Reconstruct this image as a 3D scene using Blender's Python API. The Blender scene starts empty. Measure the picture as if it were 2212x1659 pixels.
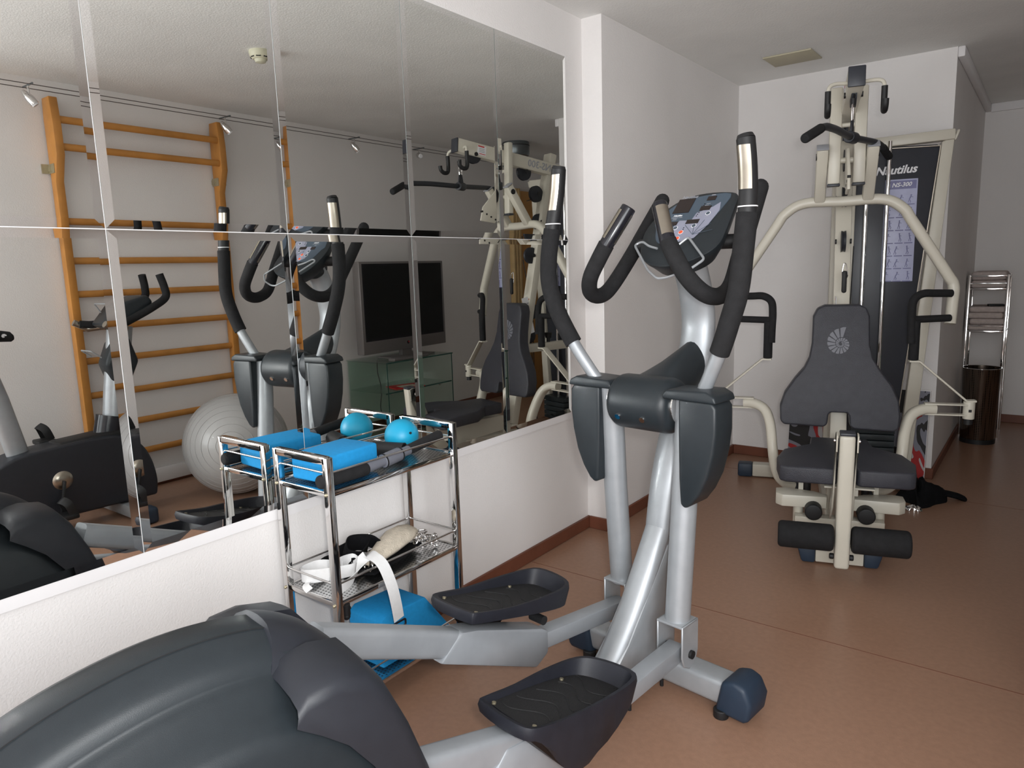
import bpy, bmesh, math, random
from mathutils import Vector, Matrix
random.seed(7)
PI=math.pi
D=bpy.data; SC=bpy.context.scene
COL=SC.collection
def R(a): return math.radians(a)

# ------------------------------------------------------------------ materials
def mat(name,col,rough=.5,metal=0.,spec=.5,noise=0.,nscale=8.,bump=0.,bscale=60.,coat=0.,trans=0.,ior=1.45,detail=3.):
    m=D.materials.new(name); m.use_nodes=True
    nt=m.node_tree; b=nt.nodes['Principled BSDF']
    b.inputs['Base Color'].default_value=(*col,1); b.inputs['Roughness'].default_value=rough
    b.inputs['Metallic'].default_value=metal; b.inputs['Specular IOR Level'].default_value=spec
    b.inputs['Coat Weight'].default_value=coat; b.inputs['Transmission Weight'].default_value=trans; b.inputs['IOR'].default_value=ior
    tc=None
    if noise or bump: tc=nt.nodes.new('ShaderNodeTexCoord')
    if noise:
        n=nt.nodes.new('ShaderNodeTexNoise'); n.inputs['Scale'].default_value=nscale; n.inputs['Detail'].default_value=detail
        nt.links.new(tc.outputs['Object'],n.inputs['Vector'])
        r=nt.nodes.new('ShaderNodeValToRGB'); nt.links.new(n.outputs['Fac'],r.inputs['Fac'])
        r.color_ramp.elements[0].position=.3; r.color_ramp.elements[1].position=.7
        r.color_ramp.elements[0].color=(*[max(0,c*(1-noise)) for c in col],1)
        r.color_ramp.elements[1].color=(*[min(1,c*(1+noise)) for c in col],1)
        nt.links.new(r.outputs['Color'],b.inputs['Base Color'])
    if bump:
        n=nt.nodes.new('ShaderNodeTexNoise'); n.inputs['Scale'].default_value=bscale; n.inputs['Detail'].default_value=4
        nt.links.new(tc.outputs['Object'],n.inputs['Vector'])
        u=nt.nodes.new('ShaderNodeBump'); u.inputs['Strength'].default_value=bump; u.inputs['Distance'].default_value=.003
        nt.links.new(n.outputs['Fac'],u.inputs['Height']); nt.links.new(u.outputs['Normal'],b.inputs['Normal'])
    return m
M={}
M['wall']=mat('wall_plaster',(.79,.765,.75),.62,spec=.3,noise=.03,nscale=2,bump=.35,bscale=170)
M['ceil']=mat('ceiling_plaster',(.86,.86,.84),.85,spec=.2,noise=.04,nscale=3,bump=.5,bscale=130)
M['trimw']=mat('white_trim',(.80,.78,.78),.45,noise=.02,nscale=4)
M['floor']=mat('terracotta_linoleum',(.31,.178,.118),.33,spec=.45,noise=.07,nscale=55,bump=.10,bscale=220,detail=9)
M['skirt']=mat('skirting_brown',(.17,.060,.034),.45,noise=.1,nscale=9)
M['mirror']=mat('mirror_silver',(.87,.885,.86),.0,1.,noise=.004,nscale=2)
M['bevel']=mat('mirror_bevel',(.90,.91,.90),.004,1.,noise=.004,nscale=2)
M['chrome']=mat('chrome',(.74,.73,.72),.06,1.,noise=.02,nscale=20)
M['steelperf']=mat('brushed_sheet',(.62,.62,.62),.28,1.,noise=.05,nscale=30)
M['silver']=mat('silver_paint',(.36,.38,.40),.40,.40,noise=.05,nscale=25,bump=.03,bscale=300)
M['silverd']=mat('silver_rail_paint',(.34,.36,.385),.42,.35,noise=.07,nscale=12,bump=.03,bscale=300)
M['slate']=mat('slate_plastic',(.018,.023,.027),.38,spec=.42,noise=.05,nscale=40,bump=.12,bscale=900)
M['slated']=mat('dark_slate_plastic',(.018,.020,.026),.46,spec=.45,noise=.05,nscale=40,bump=.12,bscale=900)
M['navy']=mat('navy_foot_cap',(.018,.032,.055),.5,noise=.06,nscale=30)
M['foam']=mat('black_foam',(.016,.016,.017),.85,spec=.25,noise=.15,nscale=50,bump=.4,bscale=500)
M['black']=mat('black_rubber',(.010,.010,.011),.55,noise=.1,nscale=40)
M['gloss']=mat('black_gloss',(.012,.012,.016),.18,noise=.1,nscale=10)
M['pedal']=mat('pedal_rubber',(.013,.014,.020),.5,spec=.4,noise=.1,nscale=30,bump=.1,bscale=600)
M['tread']=mat('pedal_tread',(.010,.010,.011),.65,noise=.1,nscale=60,bump=.3,bscale=260)
M['elec']=mat('contact_steel',(.42,.38,.32),.28,1.,noise=.05,nscale=30)
M['console']=mat('console_face',(.060,.085,.115),.42,noise=.03,nscale=20)
M['cpale']=mat('console_pale',(.27,.28,.36),.45,noise=.03,nscale=20)
M['screen']=mat('screen_dark',(.018,.011,.010),.25,noise=.1,nscale=12)
M['white']=mat('white_print',(.80,.80,.82),.5,noise=.02,nscale=10)
M['greyprint']=mat('grey_print',(.32,.33,.36),.5,noise=.03,nscale=10)
M['orange']=mat('orange_button',(.80,.11,.04),.4,noise=.03,nscale=30)
M['cream']=mat('cream_enamel',(.565,.535,.455),.36,spec=.5,noise=.025,nscale=6)
M['vinyl']=mat('graphite_vinyl',(.034,.035,.044),.40,spec=.5,noise=.1,nscale=30,bump=.5,bscale=420)
M['logo']=mat('logo_grey',(.15,.155,.18),.5,noise=.04,nscale=30)
M['weight']=mat('weight_iron',(.022,.03,.034),.5,noise=.2,nscale=20)
M['panel']=mat('shroud_panel',(.032,.035,.044),.4,noise=.05,nscale=12)
M['sticker']=mat('sticker_pale',(.46,.48,.66),.4,noise=.05,nscale=30)
M['stick2']=mat('sticker_blue',(.13,.13,.28),.4,noise=.1,nscale=30)
M['wood']=mat('beech_wood',(.50,.22,.05),.42,noise=.16,nscale=7,bump=.05,bscale=60)
M['door']=mat('door_veneer',(.52,.26,.075),.5,noise=.12,nscale=3)
M['pine']=mat('pine_strip',(.66,.46,.22),.5,noise=.1,nscale=10)
M['ball']=mat('silver_ball_vinyl',(.38,.375,.37),.33,spec=.5,noise=.03,nscale=4,coat=.15)
M['blue']=mat('blue_foam',(.014,.27,.60),.75,spec=.3,noise=.05,nscale=90,bump=.3,bscale=700)
M['teal']=mat('teal_ball',(.006,.30,.50),.42,noise=.03,nscale=20)
M['tube']=mat('grey_plastic_tube',(.13,.135,.16),.45,noise=.04,nscale=20)
M['webb']=mat('white_webbing',(.80,.80,.80),.8,noise=.03,nscale=60,bump=.3,bscale=700)
M['fleece']=mat('cream_fleece',(.62,.55,.45),.95,spec=.1,noise=.1,nscale=50,bump=1.,bscale=260)
M['glass']=mat('green_glass',(.72,.86,.80),.02,trans=1.,ior=1.45,noise=.01,nscale=3)
M['gedge']=mat('glass_edge',(.03,.09,.075),.2,noise=.05,nscale=10)
M['tvf']=mat('tv_bezel',(.20,.185,.18),.4,.4,noise=.03,nscale=10)
M['tvs']=mat('tv_screen',(.004,.006,.006),.12,noise=.1,nscale=5)
M['lampm']=mat('lamp_metal',(.20,.22,.23),.35,.8,noise=.05,nscale=15)
M['detector']=mat('detector_ivory',(.60,.58,.44),.5,noise=.03,nscale=15)
M['vent']=mat('vent_plate_beige',(.50,.46,.33),.6,noise=.04,nscale=8)
M['towel']=mat('towel_cotton',(.55,.47,.44),.95,noise=.08,nscale=60,bump=.8,bscale=300)
M['cloth']=mat('black_cloth',(.006,.006,.007),.9,spec=.15,noise=.2,nscale=30,bump=.5,bscale=100)
M['red']=mat('red_print',(.55,.02,.02),.5,noise=.1,nscale=20)
M['bracket']=mat('zinc_bracket',(.45,.40,.28),.4,.8,noise=.1,nscale=20)
M['cable']=mat('steel_cable',(.12,.10,.09),.5,.6,noise=.1,nscale=20)
M['dark']=mat('opening_shade',(.006,.006,.006),.9,noise=.1,nscale=5)
def thin_glass():
    m=D.materials.new('green_glass'); m.use_nodes=True; nt=m.node_tree; nt.nodes.clear()
    o=nt.nodes.new('ShaderNodeOutputMaterial'); t=nt.nodes.new('ShaderNodeBsdfTransparent'); g=nt.nodes.new('ShaderNodeBsdfGlossy'); x=nt.nodes.new('ShaderNodeMixShader'); f=nt.nodes.new('ShaderNodeLayerWeight'); pw=nt.nodes.new('ShaderNodeMath'); pw.operation='POWER'; pw.inputs[1].default_value=4.; ad=nt.nodes.new('ShaderNodeMath'); ad.operation='MULTIPLY_ADD'; ad.inputs[1].default_value=.7; ad.inputs[2].default_value=.04; n=nt.nodes.new('ShaderNodeTexNoise'); r=nt.nodes.new('ShaderNodeValToRGB')
    n.inputs['Scale'].default_value=2; nt.links.new(n.outputs['Fac'],r.inputs['Fac']); r.color_ramp.elements[0].color=(.86,.93,.90,1); r.color_ramp.elements[1].color=(.89,.95,.92,1); nt.links.new(r.outputs['Color'],t.inputs['Color'])
    g.inputs['Roughness'].default_value=.01; nt.links.new(f.outputs['Facing'],pw.inputs[0]); nt.links.new(pw.outputs[0],ad.inputs[0])
    nt.links.new(ad.outputs[0],x.inputs[0]); nt.links.new(t.outputs[0],x.inputs[1]); nt.links.new(g.outputs[0],x.inputs[2]); nt.links.new(x.outputs[0],o.inputs[0]); return m
M['glass']=thin_glass()
# bin: perforated dark chrome
def perf_mat():
    m=mat('perforated_bin_steel',(.20,.16,.13),.22,.95)
    nt=m.node_tree; b=nt.nodes['Principled BSDF']
    tc=nt.nodes.new('ShaderNodeTexCoord'); v=nt.nodes.new('ShaderNodeTexVoronoi'); v.inputs['Scale'].default_value=85; v.inputs['Randomness'].default_value=0.
    nt.links.new(tc.outputs['Object'],v.inputs['Vector'])
    r=nt.nodes.new('ShaderNodeValToRGB'); r.color_ramp.elements[0].position=.30; r.color_ramp.elements[1].position=.36
    r.color_ramp.elements[0].color=(.01,.01,.01,1); r.color_ramp.elements[1].color=(.20,.16,.13,1)
    nt.links.new(v.outputs['Distance'],r.inputs['Fac']); nt.links.new(r.outputs['Color'],b.inputs['Base Color'])
    return m
M['bin']=perf_mat()
# leaning print: abstract painted blotches
def print_mat():
    m=mat('abstract_print',(.5,.5,.5),.6)
    nt=m.node_tree; b=nt.nodes['Principled BSDF']
    tc=nt.nodes.new('ShaderNodeTexCoord'); n=nt.nodes.new('ShaderNodeTexNoise'); n.inputs['Scale'].default_value=3.2; n.inputs['Detail'].default_value=3; n.inputs['Distortion'].default_value=1.2
    nt.links.new(tc.outputs['Object'],n.inputs['Vector'])
    r=nt.nodes.new('ShaderNodeValToRGB'); cr=r.color_ramp; cr.interpolation='CONSTANT'
    cr.elements[0].position=0; cr.elements[0].color=(.012,.01,.01,1); cr.elements[1].position=.42; cr.elements[1].color=(.20,.20,.24,1)
    for p,c in ((.50,(.34,.01,.01)),(.56,(.42,.40,.40)),(.62,(.45,.30,.22)),(.68,(.02,.02,.02))):
        e=cr.elements.new(p); e.color=(*c,1)
    nt.links.new(n.outputs['Fac'],r.inputs['Fac']); nt.links.new(r.outputs['Color'],b.inputs['Base Color'])
    return m
M['print']=print_mat()

# ------------------------------------------------------------------ geometry helpers
def smooth(pts,n=6,closed=False):
    P=[Vector(p) for p in pts]; N=len(P); out=[]
    rng=range(N if closed else N-1)
    for i in rng:
        if closed: a,b,c,d=P[(i-1)%N],P[i],P[(i+1)%N],P[(i+2)%N]
        else: a,b,c,d=P[max(i-1,0)],P[i],P[i+1],P[min(i+2,N-1)]
        for k in range(n):
            t=k/n; out.append(.5*((2*b)+(c-a)*t+(2*a-5*b+4*c-d)*t*t+(3*b-a-3*c+d)*t**3))
    if not closed: out.append(P[-1])
    return out
def fillet(pts,r,n=5,closed=False):
    P=[Vector(p) for p in pts]; N=len(P); out=[]
    for i in range(N):
        if not closed and i in (0,N-1): out.append(P[i]); continue
        a,b,c=P[(i-1)%N],P[i],P[(i+1)%N]
        u=(a-b); w=(c-b); rr=min(r,u.length*.48,w.length*.48)
        p=b+u.normalized()*rr; q=b+w.normalized()*rr
        for k in range(n+1):
            t=k/n; out.append(p*(1-t)**2+b*2*t*(1-t)+q*t*t)
    return out
class MB:
    def __init__(s): s.bm=bmesh.new()
    def _add(s,verts,faces):
        vs=[s.bm.verts.new(v) for v in verts]
        for f in faces:
            try: s.bm.faces.new([vs[i] for i in f])
            except ValueError: pass
        return s
    def merge(s,b2):
        me=D.meshes.new('tmp'); b2.to_mesh(me); b2.free(); s.bm.from_mesh(me); D.meshes.remove(me); return s
    def box(s,c,d,rot=None,bev=0,seg=2):
        b=bmesh.new(); bmesh.ops.create_cube(b,size=1)
        bmesh.ops.scale(b,vec=Vector(d),verts=b.verts)
        if bev: bmesh.ops.bevel(b,geom=b.edges[:],offset=bev,segments=seg,affect='EDGES',profile=.5)
        if rot is not None: bmesh.ops.transform(b,matrix=rot.to_4x4() if isinstance(rot,Matrix) else Matrix.Rotation(rot,4,'Z'),verts=b.verts)
        bmesh.ops.translate(b,vec=Vector(c),verts=b.verts)
        return s.merge(b)
    def bb(s,lo,hi,bev=0,seg=2):
        lo=Vector(lo);hi=Vector(hi); return s.box((lo+hi)/2,hi-lo,bev=bev,seg=seg)
    def beam(s,p0,p1,w,h,up=(0,0,1),bev=0,seg=2):
        p0=Vector(p0);p1=Vector(p1); y=(p1-p0).normalized(); u=Vector(up)
        x=y.cross(u)
        if x.length<1e-4: x=y.cross(Vector((0,1,0)))
        x.normalize(); z=x.cross(y)
        m=Matrix((x,y,z)).transposed()
        return s.box((p0+p1)/2,(w,(p1-p0).length,h),rot=m,bev=bev,seg=seg)
    def tube(s,path,r,n=14,closed=False,sec=None,up=None,cap=True,rs=None,square=0.):
        P=[Vector(p) for p in path]; N=len(P)
        T=[]
        for i in range(N):
            if closed: t=P[(i+1)%N]-P[(i-1)%N]
            else: t=P[min(i+1,N-1)]-P[max(i-1,0)]
            T.append(t.normalized())
        u=Vector(up) if up else (Vector((0,0,1)) if abs(T[0].z)<.9 else Vector((0,1,0)))
        X=T[0].cross(u).normalized(); rings=[]
        for i in range(N):
            if i:
                ax=T[i-1].cross(T[i])
                if up: X=T[i].cross(Vector(up)).normalized() if T[i].cross(Vector(up)).length>1e-3 else X
                elif ax.length>1e-7: X=Matrix.Rotation(T[i-1].angle(T[i]),3,ax.normalized())@X
            Z=X.cross(T[i]).normalized(); rx,rz=(sec if sec else (r,r)); k=rs[i] if rs else 1.
            ring=[]
            for j in range(n):
                a=2*PI*j/n+ (PI/n); c,sn=math.cos(a),math.sin(a)
                if square:
                    e=2/square; c=math.copysign(abs(c)**e,c); sn=math.copysign(abs(sn)**e,sn)
                ring.append(P[i]+X*(c*rx*k)+Z*(sn*rz*k))
            rings.append(ring)
        vs=[v for g in rings for v in g]; fs=[]
        for i in range(N if closed else N-1):
            a=i*n; b=((i+1)%N)*n
            for j in range(n): fs.append((a+j,a+(j+1)%n,b+(j+1)%n,b+j))
        if cap and not closed:
            fs.append(tuple(range(n-1,-1,-1))); fs.append(tuple(range((N-1)*n,N*n)))
        return s._add(vs,fs)
    def cyl(s,p0,p1,r,n=20,r2=None,bev=0):
        p0=Vector(p0);p1=Vector(p1)
        if bev:
            d=(p1-p0).normalized(); L=(p1-p0).length; bev=min(bev,L*.49,r*.9); pts=[];rs=[]
            for k in range(5):
                a=PI/2*k/4; pts.append(p0+d*(bev*(1-math.sin(a)) if 0 else bev*(1-math.cos(a)))); rs.append((r-bev+bev*math.sin(a))/r)
            q=[];qs=[]
            for k in range(4,-1,-1):
                a=PI/2*k/4; q.append(p1-d*(bev*(1-math.cos(a)))); qs.append((r-bev+bev*math.sin(a))/r)
            return s.tube(pts+q,r,n=n,rs=rs+qs)
        return s.tube([p0,p1],r,n=n,rs=[1,(r2/r) if r2 is not None else 1])
    def prism(s,poly,axis,a,b,bev=0,seg=2):
        # poly: 2-D points; axis 'x': (y,z), 'y': (x,z), 'z': (x,y)
        f={'x':lambda p,v:(v,p[0],p[1]),'y':lambda p,v:(p[0],v,p[1]),'z':lambda p,v:(p[0],p[1],v)}[axis]
        B=bmesh.new(); n=len(poly)
        lo=[B.verts.new(f(p,a)) for p in poly]; hi=[B.verts.new(f(p,b)) for p in poly]
        B.faces.new(lo[::-1]); B.faces.new(hi)
        for i in range(n): B.faces.new((lo[i],lo[(i+1)%n],hi[(i+1)%n],hi[i]))
        bmesh.ops.recalc_face_normals(B,faces=B.faces)
        if bev:
            es=[e for e in B.edges if len(e.link_faces)==2 and e.calc_face_angle(0)>.6]
            bmesh.ops.bevel(B,geom=es,offset=bev,segments=seg,affect='EDGES',profile=.5,clamp_overlap=True)
        return s.merge(B)
    def lathe(s,prof,c,n=32,axis='z'):
        c=Vector(c); vs=[];fs=[]; m=len(prof)
        for i in range(n):
            a=2*PI*i/n
            for r,z in prof:
                p={'z':(r*math.cos(a),r*math.sin(a),z),'x':(z,r*math.cos(a),r*math.sin(a)),'y':(r*math.cos(a),z,r*math.sin(a))}[axis]
                vs.append(c+Vector(p))
        for i in range(n):
            for j in range(m-1): fs.append((i*m+j,((i+1)%n)*m+j,((i+1)%n)*m+j+1,i*m+j+1))
        s._add(vs,fs); return s
    def sphere(s,c,r,n=28,sc=(1,1,1)):
        b=bmesh.new(); bmesh.ops.create_uvsphere(b,u_segments=n,v_segments=n//2,radius=r)
        bmesh.ops.scale(b,vec=Vector(sc),verts=b.verts); bmesh.ops.translate(b,vec=Vector(c),verts=b.verts); return s.merge(b)
    def loft(s,rings,cap=True,closed=True):
        n=len(rings[0]); vs=[v for r in rings for v in r]; fs=[]
        for i in range(len(rings)-1):
            for j in range(n if closed else n-1): fs.append((i*n+j,i*n+(j+1)%n,(i+1)*n+(j+1)%n,(i+1)*n+j))
        if cap and closed: fs.append(tuple(range(n-1,-1,-1))); fs.append(tuple(range((len(rings)-1)*n,len(rings)*n)))
        return s._add(vs,fs)
    def build(s,name,m,parent=None,ang=38,label=None,flat=False):
        bmesh.ops.remove_doubles(s.bm,verts=s.bm.verts,dist=1e-5)
        bmesh.ops.recalc_face_normals(s.bm,faces=s.bm.faces)
        me=D.meshes.new(name); s.bm.to_mesh(me); s.bm.free()
        me.materials.append(M[m] if isinstance(m,str) else m)
        if not flat:
            me.polygons.foreach_set('use_smooth',[True]*len(me.polygons))
            me.set_sharp_from_angle(angle=R(ang))
        o=D.objects.new(name,me); COL.objects.link(o)
        if parent: o.parent=parent
        if label: o['label']=label
        return o
def thing(name,label,cat,loc=(0,0,0),rz=0,group=None):
    o=D.objects.new(name,None); COL.objects.link(o); o.empty_display_size=.1
    o.location=loc; o.rotation_euler=(0,0,rz); o['label']=label; o['category']=cat
    if group: o['group']=group
    return o
def tag(o,label,cat,group=None):
    o['label']=label; o['category']=cat
    if group: o['group']=group
    return o
def struct(o): o['kind']='structure'; return o
def text(name,body,size,matrix,m,parent=None,shear=0.,bold=.0,ext=.0006,align='CENTER',sx=1.):
    c=D.curves.new(name,'FONT'); c.body=body; c.size=size; c.shear=shear; c.offset=bold; c.extrude=ext; c.align_x=align; c.align_y='CENTER'
    c.resolution_u=2
    t=D.objects.new(name+'_tmp',c); COL.objects.link(t)
    dg=bpy.context.evaluated_depsgraph_get(); dg.update()
    me=D.meshes.new_from_object(t.evaluated_get(dg)); D.objects.remove(t); D.curves.remove(c)
    me.materials.clear(); me.materials.append(M[m]); me.transform(matrix@Matrix.Diagonal((sx,1,1,1)))
    o=D.objects.new(name,me); COL.objects.link(o)
    if parent: o.parent=parent
    return o
def frame3(o,x,y):
    x=Vector(x).normalized(); z=x.cross(Vector(y)).normalized(); y=z.cross(x)
    m=Matrix((x,y,z)).transposed().to_4x4(); m.translation=Vector(o); return m
def dup(root,loc=None,rz=None,label=None,parent=None):
    r=root.copy(); COL.objects.link(r)
    if loc is not None: r.location=loc
    if rz is not None: r.rotation_euler=(0,0,rz)
    if label: r['label']=label
    if parent: r.parent=parent
    for ch in list(root.children):
        c=ch.copy(); COL.objects.link(c); c.parent=r
        for g in ch.children:
            d=g.copy(); COL.objects.link(d); d.parent=c
    return r

# ------------------------------------------------------------------ camera (2212x1659)
F_PX=1536.987
CAM=Vector((1.78328,0,1.3)); yw,pt,rl=R(-37.2344),R(-9.14867),R(-1.80001)
fw=Vector((math.sin(yw)*math.cos(pt),math.cos(yw)*math.cos(pt),math.sin(pt)))
rt=Vector((math.cos(yw),-math.sin(yw),0)); up=rt.cross(fw)
RR=rt*math.cos(rl)+up*math.sin(rl); UU=-rt*math.sin(rl)+up*math.cos(rl)
cam=D.cameras.new('camera'); co=D.objects.new('camera',cam); COL.objects.link(co)
mm=Matrix((RR,UU,-fw)).transposed().to_4x4(); mm.translation=CAM; co.matrix_world=mm
cam.sensor_fit='HORIZONTAL'; cam.sensor_width=36; cam.lens=36*F_PX/2212; cam.clip_start=.02
SC.camera=co

# ------------------------------------------------------------------ room
W0=-.012; XR=2.742; H=2.411; YB=4.721; YJ=2.966; PX=.092; YN=-3.2; YF=6.66; XC=1.285
struct(MB().bb((W0-.15,YN,-.1),(XR+.15,YF+.1,0)).build('floor','floor'))
struct(MB().bb((W0-.15,YN-.1,H),(XR+.15,YF+.1,H+.1)).build('ceiling','ceil'))
struct(MB().bb((W0-.15,YN,0),(W0,YB,H)).build('wall_left','wall'))
struct(MB().bb((W0,YJ,0),(PX,YB,H),).build('wall_left_jut','wall'))
struct(MB().bb((W0-.15,YB,0),(XC,YF,H),bev=0).build('wall_back','wall'))
struct(MB().bb((W0,YF,0),(XR+.15,YF+.1,H)).build('wall_far','wall'))
wr_=MB(); wr_.bb((XR,YN,0),(XR+.15,-1.6,H)); wr_.bb((XR,.5,0),(XR+.15,YF,H)); wr_.bb((XR,-1.6,0),(XR+.15,.5,.65)); wr_.bb((XR,-1.6,2.25),(XR+.15,.5,H)); struct(wr_.build('wall_right','wall'))
wf_=MB()
for a in (-1.6,-.575,.45): wf_.bb((XR+.03,a,.65),(XR+.08,a+.05,2.25))
for a in (.65,2.20): wf_.bb((XR+.03,-1.6,a),(XR+.08,.5,a+.05))
struct(wf_.build('fill_window_2','trimw'))  # unseen window, added to go with the side fill light
# wall behind the camera with an unseen window added for fill
wb=MB(); wb.bb((W0,YN-.1,0),(XR,YN,.5)); wb.bb((W0,YN-.1,2.3),(XR,YN,H)); wb.bb((W0,YN-.1,.5),(.2,YN,2.3)); wb.bb((2.55,YN-.1,.5),(XR,YN,2.3))
struct(wb.build('wall_near','wall'))
wf_=MB()
for a in (.2,1.34,2.50): wf_.bb((a,YN-.07,.5),(a+.05,YN-.02,2.3))
wf_.bb((.2,YN-.07,.5),(2.55,YN-.02,.55)); wf_.bb((.2,YN-.07,2.25),(2.55,YN-.02,2.3))
struct(wf_.build('fill_window_1','trimw'))
# skirting
def skirt(name,lo,hi): struct(MB().bb(lo,hi,bev=.003,seg=1).build(name,'skirt'))
skirt('baseboard_left',(W0,YN,0),(W0+.012,YJ,.063))
skirt('baseboard_jut',(W0+.012,YJ-.012,0),(PX+.012,YJ,.063))
skirt('baseboard_left_far',(PX,YJ,0),(PX+.012,YB,.063))
skirt('baseboard_back',(PX+.012,YB-.012,0),(XC+.012,YB,.063))
skirt('baseboard_column',(XC,YB,0),(XC+.012,YF,.063))
skirt('baseboard_far',(XC+.012,YF-.012,0),(XR,YF,.063))
skirt('baseboard_right',(XR-.012,YN,0),(XR,5.95,.063))
# trims
struct(MB().bb((XC,YB-.0,H-.055),(XC+.035,YF,H),bev=.006).build('trim_1','trimw'))
struct(MB().bb((XC+.035,YF-.02,H-.06),(XR,YF,H),bev=.004).build('trim_2','trimw'))
struct(MB().bb((W0,-.9,.591),(-.003,2.812,2.2166)).build('trim_3','trimw'))
# wooden door leaf and painted-dark opening at the far right end (seen in the mirrors)
struct(MB().bb((XR-.05,6.12,0),(XR-.004,6.60,2.1),bev=.004).build('door_1','door'))
pm=MB()
for i in range(3): pm.bb((XR-.06-.004*i,5.985+.045*i,.0),(XR-.001,6.02+.045*i,2.12),bev=.004)
struct(pm.build('trim_4','pine'))
struct(MB().bb((2.28,YF-.006,0),(2.60,YF-.001,2.05)).build('opening_shade_sheet','dark'))  # thin black sheet paints the shade inside an opening
# floor seams
fs=MB()
for y in (2.45,4.35): fs.bb((W0+.013,y,.0),(XR,y+.003,.0006))
struct(fs.build('trim_5','skirt'))

# ------------------------------------------------------------------ mirrors
Y0,TW=.7921,.504; ZR=[.62174,1.42292,2.21658]
nm=['lower','upper']; col_l=['second from the near end','third from the near end','fourth from the near end, above the trolley','fifth from the near end','at the far end of the row beside the corner']
def mirror_tile(y0,y1,z0,z1,label):
    g=.0012; y0+=g;y1-=g;z0+=g;z1-=g; b=.021; dp=.0016
    t=thing('mirror_tile',label,'mirror',(0,(y0+y1)/2,z0),0,'mirror panels on the left wall')
    cy=(y0+y1)/2
    a=[(-dp,y0-cy,0),(-dp,y1-cy,0),(-dp,y1-cy,z1-z0),(-dp,y0-cy,z1-z0)]
    i=[(0,y0-cy+b,b),(0,y1-cy-b,b),(0,y1-cy-b,z1-z0-b),(0,y0-cy+b,z1-z0-b)]
    MB()._add(i,[(0,1,2,3)]).build('mirror_face','mirror',t,flat=True)
    bv=MB()._add(a+i,[(k,(k+1)%4,4+(k+1)%4,4+k) for k in range(4)]).build('bevelled_edge','bevel',t,flat=True)
    MB().bb((-.003,y0-cy,0),(-dp-.0002,y1-cy,z1-z0)).build('backing','gedge',t)
rows=[('lower row','bottom edge'),('upper row','top edge')]
cols=['nearest the camera at the left edge of the photo','beside it, reflecting the wall bars and bike','behind the trolley, reflecting the grey ball','reflecting the television','one short of the corner, reflecting the multi gym','last before the wall corner']
for k in range(-1,4):
    for j in (0,1):
        mirror_tile(Y0+k*TW,Y0+(k+1)*TW,ZR[j],ZR[j+1],'wall mirror panel in the %s, %s'%(['lower row','upper row'][j],
          ['nearest the camera, above the trainer housing','reflecting the bike mast and left wall-bar post','reflecting most of the wall bars','reflecting the television wall','last one before the wall corner'][k+1]))

# ------------------------------------------------------------------ elliptical trainer (local: x lateral, y forward, z up)
E=thing('elliptical_trainer','grey and silver elliptical cross trainer standing in front of the mirrors','exercise machine',(.86,1.87,0),R(-8))
def mir(p,s): return [(s*q[0],q[1],q[2]) for q in p]
# rear shroud: lens-shaped housing with stepped ridges
crest=[(-2.02,.03),(-2.02,.20),(-1.97,.36),(-1.87,.50),(-1.75,.60),(-1.60,.675),(-1.47,.708),(-1.35,.716),(-1.24,.702),(-1.16,.668),(-1.10,.615),(-1.045,.54),(-.995,.44),(-.95,.31),(-.915,.17),(-.895,.03)]
cs=[Vector((0,a,b)) for a,b in crest]; cs=smooth(cs,5)
def shr(levels,lo=.03,hi=1.):
    c=Vector((0,-1.42,-.05)); rings=[]
    for u,s in levels:
        k=1-s/.75; rings.append([Vector((u,c.y+(p.y-c.y)*k,max(lo,c.z+(p.z-c.z)*k))) for p in cs])
    return rings
half=[(.034,0),(.040,.003),(.062,.012),(.084,.026),(.094,.040),(.096,.052),(.098,.058),(.106,.062),(.114,.072),(.150,.098),(.172,.112),(.180,.122),(.186,.140),(.196,.20),(.202,.34),(.204,.50),(.204,.70)]
lv=[(-u,s) for u,s in half[::-1]]+half
sh=MB(); rg=shr(lv); sh.loft(rg,cap=False,closed=False)
for ring in (rg[0],rg[-1]): sh._add(ring,[tuple(range(len(ring)))])
shroud=sh.build('rear_shroud','slate',E,ang=50)
sb=MB()
sb.tube([(.0375,p.y,p.z-.0002) for p in cs[6:-30]],.0007,n=6)
sb.build('seam_line','black',shroud)
# dark front hood over the crest and the two crank hoods
fc=MB(); k0=[p for p in cs if p.y>-1.225 and p.z>.05]
rings=[]
for u,off in ((-.098,-.040),(-.07,-.008),(-.04,.006),(-.02,.009),(0,.010),(.02,.009),(.04,.006),(.07,-.008),(.098,-.040)):
    rings.append([Vector((u,p.y+off*.5,p.z+off)) for p in k0]+[Vector((u,p.y-.03,p.z+off-.05)) for p in k0[::-1]])
fc.loft(rings); fc.build('front_hood','slated',E,ang=60)
hood=[(-1.245,.640),(-1.225,.660),(-1.17,.664),(-1.112,.650),(-1.07,.595),(-1.03,.51),(-.99,.40),(-.955,.28),(-.925,.15),(-.905,.035),(-1.02,.035),(-1.035,.25),(-1.062,.40),(-1.10,.49),(-1.15,.56),(-1.20,.605)]
for s in (-1,1):
    b=MB(); rg=[]
    for u,k,dy in ((.082,1.,0),(.120,.995,0),(.165,.985,-.003),(.192,.97,-.006),(.200,.955,-.010),(.203,.93,-.016)):
        rg.append([Vector((s*u,-1.2+(y+1.2)*k+dy,.03+(z-.03)*k)) for y,z in hood])
    b.loft(rg); b.build('crank_hood','slated',E,ang=42)
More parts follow.
